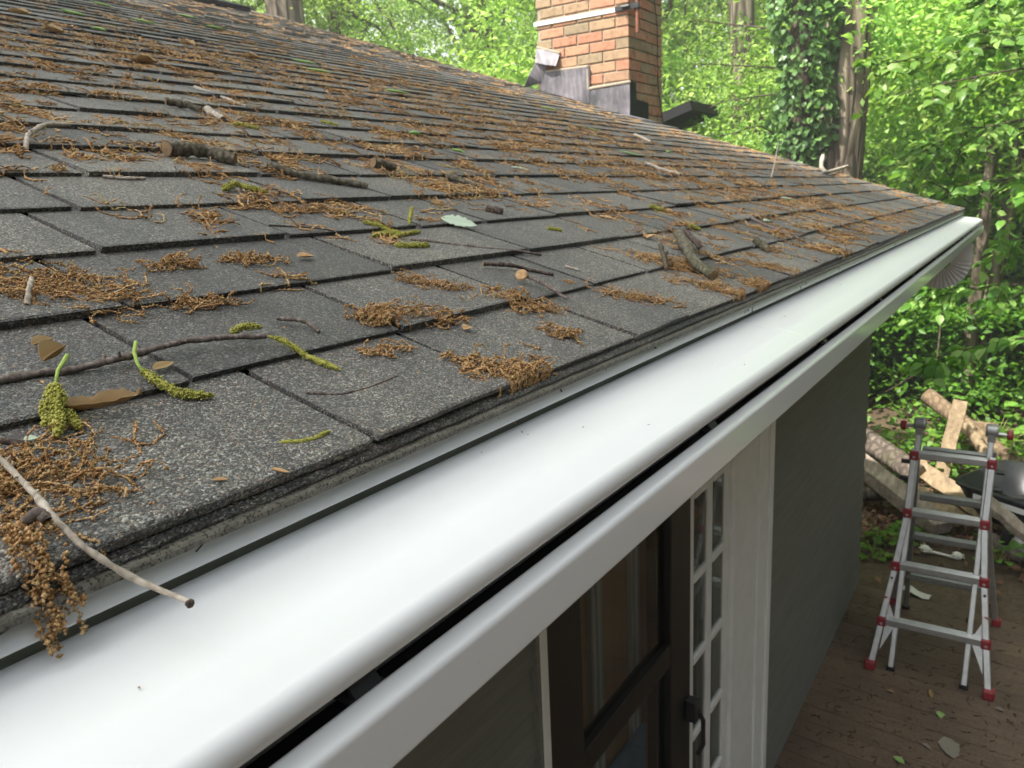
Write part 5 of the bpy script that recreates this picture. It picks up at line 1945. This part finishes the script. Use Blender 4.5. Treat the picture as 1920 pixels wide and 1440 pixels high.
def plank3(name, a, b, w, h, label, mat, up=(0, 0, 1), cat='plank'):
    a = np.asarray(a); b = np.asarray(b); base = (a + b) / 2
    d = b - a; L = np.linalg.norm(d); d /= L
    sd = np.cross(d, np.asarray(up, float)); sd /= np.linalg.norm(sd); u = np.cross(sd, d)
    mb = MB()
    m = 9
    V = []; 
    for i in range(m):
        f = i / (m - 1)
        c_ = d * (f - .5) * L + u * rng.normal(0, .004) + sd * rng.normal(0, .004)
        for (s1, s2) in ((-1, -1), (1, -1), (1, 1), (-1, 1)):
            e = rng.uniform(.0, .012) * (1 if 0 < i < m - 1 else 2.5)
            V.append(c_ + sd * s1 * (w / 2 - e * .4) + u * s2 * (h / 2 - e * .25))
    F = []
    for i in range(m - 1):
        for j in range(4):
            F.append((i * 4 + j, i * 4 + (j + 1) % 4, i * 4 + 4 + (j + 1) % 4, i * 4 + 4 + j))
    F += [(3, 2, 1, 0), tuple((m - 1) * 4 + j for j in range(4))]
    mb.add(V, F)
    o = mb.build(name, mat, None, bevel=.006, loc=tuple(base))
    return setp(o, label, cat, 'woodpile beyond the house corner')


m_cutg = mat_wood('weathered_cut_end', (.20, .15, .10), (.30, .23, .15), 60, 'X', .9, .001)
m_wgrey = mat_wood('weathered_grey_timber', (.27, .22, .18), (.46, .39, .32), 26, 'X', .9, .004, 'World', .10)
m_wtan = mat_wood('tan_timber', (.25, .185, .115), (.38, .295, .19), 26, 'X', .85, .002, 'World', .10)
m_wlog = mat_bark('brown_log_bark', (.17, .12, .075), (.30, .22, .14), 22, .5, .01)
m_wold = mat_bark('old_dark_timber', (.10, .08, .065), (.24, .20, .165), 20, .5, .012)
X_ = 9.2
log3('log', atx(1738, 740, X_), atx(1960, 915, 8.4), .080, 'long round log sloping down to the right behind the upright plank', m_wlog)
plank3('plank', atx(1802, 752, 8.55), atx(1762, 905, 8.2), .135, .045, 'weathered plank leaning upright against the round log', m_wtan, up=(-1, 0, .1))
log3('split_log', atx(1814, 797, 8.4), atx(1856, 862, 8.1), .055, 'pale split piece of firewood right of the leaning plank', m_wtan, 8)
log3('log', atx(1822, 800, 8.9), atx(1872, 804, 8.9), .060, 'short dark log wedged behind the split piece', m_wlog)
log3('timber', atx(1590, 800, 8.3), atx(1722, 892, 7.7), .105, 'old dark rotten timber, the upper of the two by the house corner', m_wold, 9, bark=.12, cat='timber')
plank3('timber', atx(1560, 828, 7.7), atx(1768, 992, 6.8), .20, .12, 'weathered grey squared timber, the lower of the two by the house corner', m_wgrey, cat='timber')
plank3('plank', atx(1716, 872, 7.9), atx(1850, 968, 7.1), .16, .05, 'fresh tan board behind the ladder, left of the black cart', m_wtan, up=(-.5, .3, .8))
plank3('plank', atx(1712, 918, 7.3), atx(1806, 978, 6.9), .15, .05, 'tan board with a split under the fresh board behind the ladder', m_wtan, up=(-.3, .3, .9))
plank3('plank', atx(1846, 938, 6.55), atx(1965, 1035, 6.15), .11, .06, 'brown timber running out of frame under the black cart', m_wgrey)
plank3('plank', atx(1848, 1002, 6.7), atx(1920, 1050, 6.45), .09, .05, 'short brown timber near the cart wheel', m_wgrey)
plank3('plank', atx(1868, 900, 7.9), atx(1980, 868, 7.6), .13, .05, 'tan board lying behind the black cart', m_wtan)
log3('log', atx(1612, 925, 7.3), atx(1672, 925, 7.2), .075, 'short brown log lying by the house corner', m_wold, 12, bark=.1)
log3('branch', atx(1575, 785, 8.8), atx(1712, 705, 9.2), .012, 'thin bare branch leaning up from the house corner', m_limb, 6, cat='branch', rend=.3)
log3('branch', atx(1756, 690, 9.4), atx(1768, 560, 9.6), .011, 'bare upright stem in the undergrowth left of the twin trunk', m_limb, 6, cat='branch', rend=.5)

# ------------------------------------------------------------------ black garden cart at the right edge
ct = empty('garden_cart', (6.75, -.15, -.12), 'black plastic garden cart tub with a white stripe at the right edge', 'cart')
def tubring(z, hx, hy, r, cx, cy, n=6):
    pts = []
    for (sx, sy, a0) in ((1, 1, 0), (-1, 1, 90), (-1, -1, 180), (1, -1, 270)):
        for k in range(n):
            a = rad(a0 + 90 * k / (n - 1))
            pts.append((cx + sx * (hx - r) + r * math.cos(a), cy + sy * (hy - r) + r * math.sin(a), z))
    return pts
cx, cy = 6.97, -.28
rings = [tubring(.30, .30, .40, .10, cx, cy + .02), tubring(.40, .36, .48, .11, cx, cy), tubring(.545, .41, .555, .12, cx, cy), tubring(.56, .435, .575, .13, cx, cy), tubring(.585, .435, .575, .13, cx, cy), tubring(.59, .405, .545, .12, cx, cy), tubring(.40, .33, .44, .1, cx, cy), tubring(.33, .27, .36, .09, cx, cy)]
n = len(rings[0]); V = [p for r in rings for p in r]; F = []
for k in range(len(rings) - 1):
    for i in range(n):
        F.append((k * n + i, k * n + (i + 1) % n, (k + 1) * n + (i + 1) % n, (k + 1) * n + i))
F.append(tuple(range(n))[::-1]); F.append(tuple((len(rings) - 1) * n + i for i in range(n)))
V = np.array(V)
# the tub stands askew, its right end nearer
def askew(V):
    V = np.asarray(V, float)
    dx, dy = V[:, 0] - cx, V[:, 1] - cy
    return np.column_stack([cx + dx * .91 + dy * .42, cy - dx * .42 + dy * .91, V[:, 2] - .215 + dy * .05])
V = askew(V)
MB().add(V, F).build('tub', m_black, ct, smooth=True)
sx_ = cx - .413
sv = [[sx_ - .022, y_, z_] for y_, z_ in ((.10, .540), (-.62, .540), (-.62, .495), (.10, .500))]
MB().add(askew(sv + [[a + .004, b, c] for a, b, c in sv]), [(0, 1, 2, 3), (7, 6, 5, 4), (0, 4, 5, 1), (1, 5, 6, 2), (2, 6, 7, 3), (3, 7, 4, 0)]).build('stripe', m_sticker, ct)
for wx_, wy_ in ((6.62, -.10), (7.30, -.10)):
    wc = (wx_, wy_, .05)
    wh = MB().lathe([(.085, -.035), (.125, -.038), (.142, -.02), (.145, 0), (.142, .02), (.125, .038), (.085, .035)], wc, (1, .2, 0), 24)
    w_ = wh.build('wheel', m_rubber, ct, smooth=True)
    MB().lathe([(0, -.03), (.03, -.032), (.035, -.02), (.084, -.012), (.084, .012), (.035, .02), (0, .03)], wc, (1, .2, 0), 20).build('hub', m_sticker, w_)
    MB().bar((wx_ + .03, wy_, .05), (wx_ + .12, wy_ - .1, .32), .03, .03).build('axle_bracket', m_black, ct)
MB().tube([(6.55, -.10, .05), (7.4, -.10, .05)], .01, 8).build('axle', m_alu, ct)

# ------------------------------------------------------------------ multi position ladder
lad = empty('ladder', (4.88, .31, 0), 'folding aluminium ladder with red brackets standing open on the deck', 'ladder')
TOPX, TOPZ = 4.90, 1.36


def fx(z): return 4.485 + (TOPX - 4.485) * z / TOPZ


def bx_(z): return 5.31 - (5.31 - TOPX) * z / TOPZ


def rail(pts, w, d, name, mat=None):
    """flat tube: w across (Y), d deep (X)"""
    mb = MB()
    V = []
    for (x_, y_, z_) in pts:
        V += [[x_ - d / 2, y_ - w / 2, z_], [x_ + d / 2, y_ - w / 2, z_], [x_ + d / 2, y_ + w / 2, z_], [x_ - d / 2, y_ + w / 2, z_]]
    F = [(3, 2, 1, 0)]
    for i in range(len(pts) - 1):
        for j in range(4): F.append((i * 4 + j, i * 4 + (j + 1) % 4, i * 4 + 4 + (j + 1) % 4, i * 4 + 4 + j))
    F.append(tuple((len(pts) - 1) * 4 + j for j in range(4)))
    return mb.add(V, F).build(name, mat or m_alu, lad, bevel=.004, seg=2)


YL = {0: .597, .27: .562, .58: .520, .875: .487, 1.19: .482, 1.36: .482}
YR = {0: .012, .27: .046, .58: .083, .875: .107, 1.19: .101, 1.36: .101}
zs = sorted(YL)
RW, RD = .034, .026
for side, T in (('l', YL), ('r', YR)):
    zz_ = [.045, .27, .58, .875, 1.225]
    pts = [(fx(z) - .016, np.interp(z, zs, [T[k] for k in zs]), z) for z in zz_]
    rail(pts, RW, RD, 'front_rail')
    y0 = T[0]
    ft = MB().box((fx(.0) - .042, y0 - .028, .001), (fx(0) + .015, y0 + .028, .052)).build('foot', m_red, lad, bevel=.008)
    # rear, outer
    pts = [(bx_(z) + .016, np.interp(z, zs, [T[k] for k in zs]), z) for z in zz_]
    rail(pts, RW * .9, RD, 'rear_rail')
    MB().box((bx_(0) - .015, y0 - .025, .001), (bx_(0) + .04, y0 + .025, .048)).build('foot', m_red, lad, bevel=.008)
    # inner sections, both sides
    yi = (.494, .470) if side == 'l' else (.130, .116)
    rail([(fx(0.02) + .020, yi[0], .02), (fx(TOPZ) + .004, yi[1], TOPZ)], .029, .026, 'inner_rail')
    MB().box((fx(0) + .006, yi[0] - .022, .001), (fx(0) + .036, yi[0] + .022, .022)).build('foot', m_rubber, lad)
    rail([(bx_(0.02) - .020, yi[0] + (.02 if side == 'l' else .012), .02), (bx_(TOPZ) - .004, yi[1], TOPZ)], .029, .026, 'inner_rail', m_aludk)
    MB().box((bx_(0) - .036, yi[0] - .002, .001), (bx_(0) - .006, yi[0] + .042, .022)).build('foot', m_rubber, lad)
    # hinge and knob
    sgn = 1 if side == 'l' else -1
    hz = MB().lathe([(0, -.03), (.034, -.03), (.036, -.02), (.036, .02), (.034, .03), (0, .03)], (TOPX, yi[1], TOPZ), (0, 1, 0), 18)
    hz.box((TOPX - .03, yi[1] - .02, TOPZ - .06), (TOPX + .03, yi[1] + .02, TOPZ - .01))
    hz.build('hinge', m_aludk, lad, bevel=.002)
    kb = MB().tube([(TOPX, yi[1] + sgn * .03, TOPZ - .015), (TOPX, yi[1] + sgn * .075, TOPZ - .018)], .010, 8)
    kb.build('hinge_pin', m_alu, lad)
    MB().lathe([(0, 0), (.022, 0), (.027, .006), (.027, .024), (.02, .03), (0, .03)], (TOPX, yi[1] + sgn * .07, TOPZ - .018), (0, sgn, 0), 14).build('knob', m_red, lad)
    for bz in (1.15, 1.06):
        MB().tube([(fx(bz) - .01, np.interp(bz, zs, [T[k] for k in zs]) + sgn * .02, bz), (fx(bz) - .01, np.interp(bz, zs, [T[k] for k in zs]) + sgn * .062, bz)], .013, 8).build('lock_knob', m_black, lad)
for i, z_ in enumerate((.27, .58, .875, 1.19)):
    yl = np.interp(z_, zs, [YL[k] for k in zs]); yr = np.interp(z_, zs, [YR[k] for k in zs])
    for x_, nm in ((fx(z_), 'rung'), (bx_(z_), 'rung')):
        f_ = x_ < TOPX
        a, b = (yl + .01, yr - .01) if f_ else (yl - .03, yr + .03)
        o_ = -.018 if f_ else .0
        mb = MB()
        # tread with ribs
        zt = z_ if f_ else z_ + .0
        prof = []
        x0_, x1_ = x_ + o_ - .012, x_ + o_ + .050
        if not f_: x0_, x1_ = x_ - .034, x_ + .02
        nr_ = 5
        for k in range(nr_):
            xa = x0_ + (x1_ - x0_) * k / nr_; xb = x0_ + (x1_ - x0_) * (k + .6) / nr_
            prof += [(xa, zt + .018), (xa + .002, zt + .021), (xb, zt + .021), (xb + .001, zt + .018)]
        prof += [(x1_, zt + .018), (x1_, zt - .016), (x0_ + .006, zt - .019), (x0_, zt - .012)]
        n = len(prof)
        V = [[p[0], a, p[1]] for p in prof] + [[p[0], b, p[1]] for p in prof]
        F = [tuple(range(n)), tuple(range(2 * n - 1, n - 1, -1))] + [(j, n + j, n + (j + 1) % n, (j + 1) % n) for j in range(n)]
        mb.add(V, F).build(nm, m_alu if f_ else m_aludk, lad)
        if f_:
            for yy in (yl, yr):
                br = MB().box((x_ - .038, yy - .0235, z_ - .027), (x_ - .002, yy + .0235, z_ + .027)).build('bracket', m_red, lad, bevel=.006)
                MB().lathe([(0, 0), (.008, 0), (.006, .004), (0, .005)], (x_ - .0385, yy, z_ - .008), (-1, 0, 0), 8).build('rivet', m_alu, br)
# gusset braces low on the front rails and keyhole slots
for s_, T in ((1, YL), (-1, YR)):
    y0, y1 = np.interp(.05, zs, [T[k] for k in zs]), np.interp(.33, zs, [T[k] for k in zs])
    gu = [[fx(.10) + .004, np.interp(.10, zs, [T[k] for k in zs]) - s_ * .024, .10], [fx(.36) + .004, y1 - s_ * .020, .36], [fx(.26) + .004, np.interp(.26, zs, [T[k] for k in zs]) - s_ * .075, .262]]
    MB().add(gu + [[a + .004, b, c] for a, b, c in gu], [(0, 1, 2), (5, 4, 3), (0, 3, 4, 1), (1, 4, 5, 2), (2, 5, 3, 0)]).build('gusset', m_alu, lad)
    zk = .505
    yk = np.interp(zk, zs, [T[k] for k in zs])
    kx = fx(zk) - .0165 - RD / 2
    k1 = MB().lathe([(0, 0), (.007, 0), (.007, .001), (0, .0012)], (kx, yk, zk + .012), (-1, 0, .3), 10)
    k1.bar((kx - .0004, yk, zk - .012), (kx + .003, yk, zk + .010), .007, .001, up=(-1, 0, 0))
    k1.build('keyhole', m_groove, lad)
    MB().bar((fx(.40) - .0166 - RD / 2, np.interp(.40, zs, [T[k] for k in zs]), .395), (fx(.413) - .0166 - RD / 2, np.interp(.413, zs, [T[k] for k in zs]), .410), .030, .0012, up=(-1, 0, 0)).build('warning_label', m_red, lad)

# ------------------------------------------------------------------ small things on the deck and dirt
q0 = atz(1735, 1034, -.10); q1 = atz(1795, 1047, -.10)
rp_o = empty('rope_toy', (0, 0, 0), 'white rope toy with knotted frayed ends on the dirt behind the ladder', 'rope toy')
rp_o.location = tuple((q0 + q1) / 2)
mb = MB().tube([q0, (q0 * .7 + q1 * .3) + [0, 0, .008], (q0 * .4 + q1 * .6) + [0, 0, .006], q1], .011, 8)
mb.build('rope', m_rope, rp_o, smooth=True)
for q_ in (q0, q1):
    mb = MB()
    mb.lathe([(0, -.035), (.022, -.028), (.034, -.005), (.03, .02), (.014, .034), (0, .036)], q_ + [0, 0, .02], (.3, 1, .1), 10)
    for k in range(14):
        d = rng.normal(0, 1, 3); d[2] = abs(d[2]) * .5; d /= np.linalg.norm(d)
        mb.tube([q_ + [0, 0, .02], q_ + d * .05 + [0, 0, .015]], [.006, .003], 4)
    mb.build('knot', m_rope, rp_o)
ws = [atz(px, py, -.09) for px, py in ((1683, 1106), (1705, 1104), (1718, 1113), (1735, 1121), (1745, 1122))]
V = []
for i, q_ in enumerate(ws):
    w_ = .022 + .012 * (i % 2)
    V += [q_ + [-.02, w_ * .4, .0], q_ + [.012, 0, .018 + .008 * (i % 2)], q_ + [.045, -w_ * .4, .002]]
F = []
for i in range(4):
    for j in range(2): F.append((i * 3 + j, i * 3 + j + 1, i * 3 + 4 + j, i * 3 + 3 + j))
o = MB().add(V, F).build('paper_scrap', m_rope)
setp(o, 'crumpled strip of white paper on the dirt beside the ladder leg', 'scrap')


def deck_leaf(px, py, L, w, ang, mat, label):
    q = atz(px, py, .001)
    m = 9; u = np.linspace(0, 1, m); prof = np.sin(np.pi * u) ** .7 * rng.uniform(.7, 1.2, m); prof[0] = .05; prof[-1] = .1
    V = []
    for i in range(m):
        for v in (-1, -.4, .4, 1):
            a, b = (u[i] - .5) * L, v * prof[i] * w / 2
            V.append((math.cos(ang) * a - math.sin(ang) * b, math.sin(ang) * a + math.cos(ang) * b, .003 + .012 * v * v * prof[i] + rng.normal(0, .0015) + .01 * (u[i] - .5) ** 2))
    I = np.arange(m * 4).reshape(m, 4)
    F = np.stack([I[:-1, :-1], I[1:, :-1], I[1:, 1:], I[:-1, 1:]], -1).reshape(-1, 4)
    o = link('fallen_leaf', np_mesh('fallen_leaf', np.array(V), F, True), mat, None, loc=tuple(q))
    setp(o, label, 'leaf', 'leaves lying on the deck')


m_grayleaf = mat_leaf('faded_leaf', [(.24, .22, .17), (.30, .27, .21)], .1, .7, False)
deck_leaf(1780, 1403, .16, .11, .3, m_grayleaf, 'large faded grey leaf flat on the deck at the bottom right')
deck_leaf(1668, 1298, .05, .03, 1.2, m_dry, 'small tan leaf in the middle of the deck')
deck_leaf(1763, 1342, .06, .04, .2, m_lime, 'little bright green leaf on the deck below the ladder')
deck_leaf(1685, 1427, .06, .04, 1.0, m_lime, 'green leaf on the deck at the very bottom of the photo')
deck_leaf(1873, 1333, .05, .02, 1.3, m_grayleaf, 'thin pale leaf on the deck below the right front ladder foot')
deck_leaf(1745, 1303, .09, .025, .2, m_dry, 'dark curled leaf on the deck between the ladder feet')
deck_leaf(1738, 1402, .06, .02, .9, m_grayleaf, 'narrow pale scrap left of the large faded leaf')
dl_ = []
for i in range(520):
    x_, y_ = rng.uniform(3.3, 5.6), rng.uniform(-.5, .82)
    k = rng.uniform(.01, .035)
    a = rng.uniform(0, 6.28)
    K = 6
    P = np.stack([x_ + np.cumsum(np.cos(a + rng.normal(0, .5, K)) * k / 3), y_ + np.cumsum(np.sin(a + rng.normal(0, .5, K)) * k / 3), np.full(K, .004 if x_ < 5.4 else -.08)], -1)
    dl_.append(strings_mesh(P[None], np.array([.0022]), 4))
V, F = join(dl_)
m_dark_lit = mat_litter('dark_deck_litter', [(0, (.035, .026, .015)), (.6, (.07, .05, .025)), (1, (.16, .12, .06))])
setp(link('deck_litter', np_mesh('deck_litter', V, F), m_dark_lit), kind='stuff')

# ------------------------------------------------------------------ the soft air under the trees
hb = MB().box((-130, -210, -12.0), (270, 250, 36))
haze = hb.build('haze', None)
haze['kind'] = 'stuff'
mh = bpy.data.materials.new('thin_air'); mh.use_nodes = True
mh.node_tree.nodes.remove(mh.node_tree.nodes['Principled BSDF'])
pv = mh.node_tree.nodes.new('ShaderNodeVolumePrincipled')
pv.inputs['Color'].default_value = (.92, .95, .93, 1)
pv.inputs['Density'].default_value = 0.0045
mh.node_tree.links.new(pv.outputs[0], mh.node_tree.nodes['Material Output'].inputs['Volume'])
haze.data.materials.append(mh)
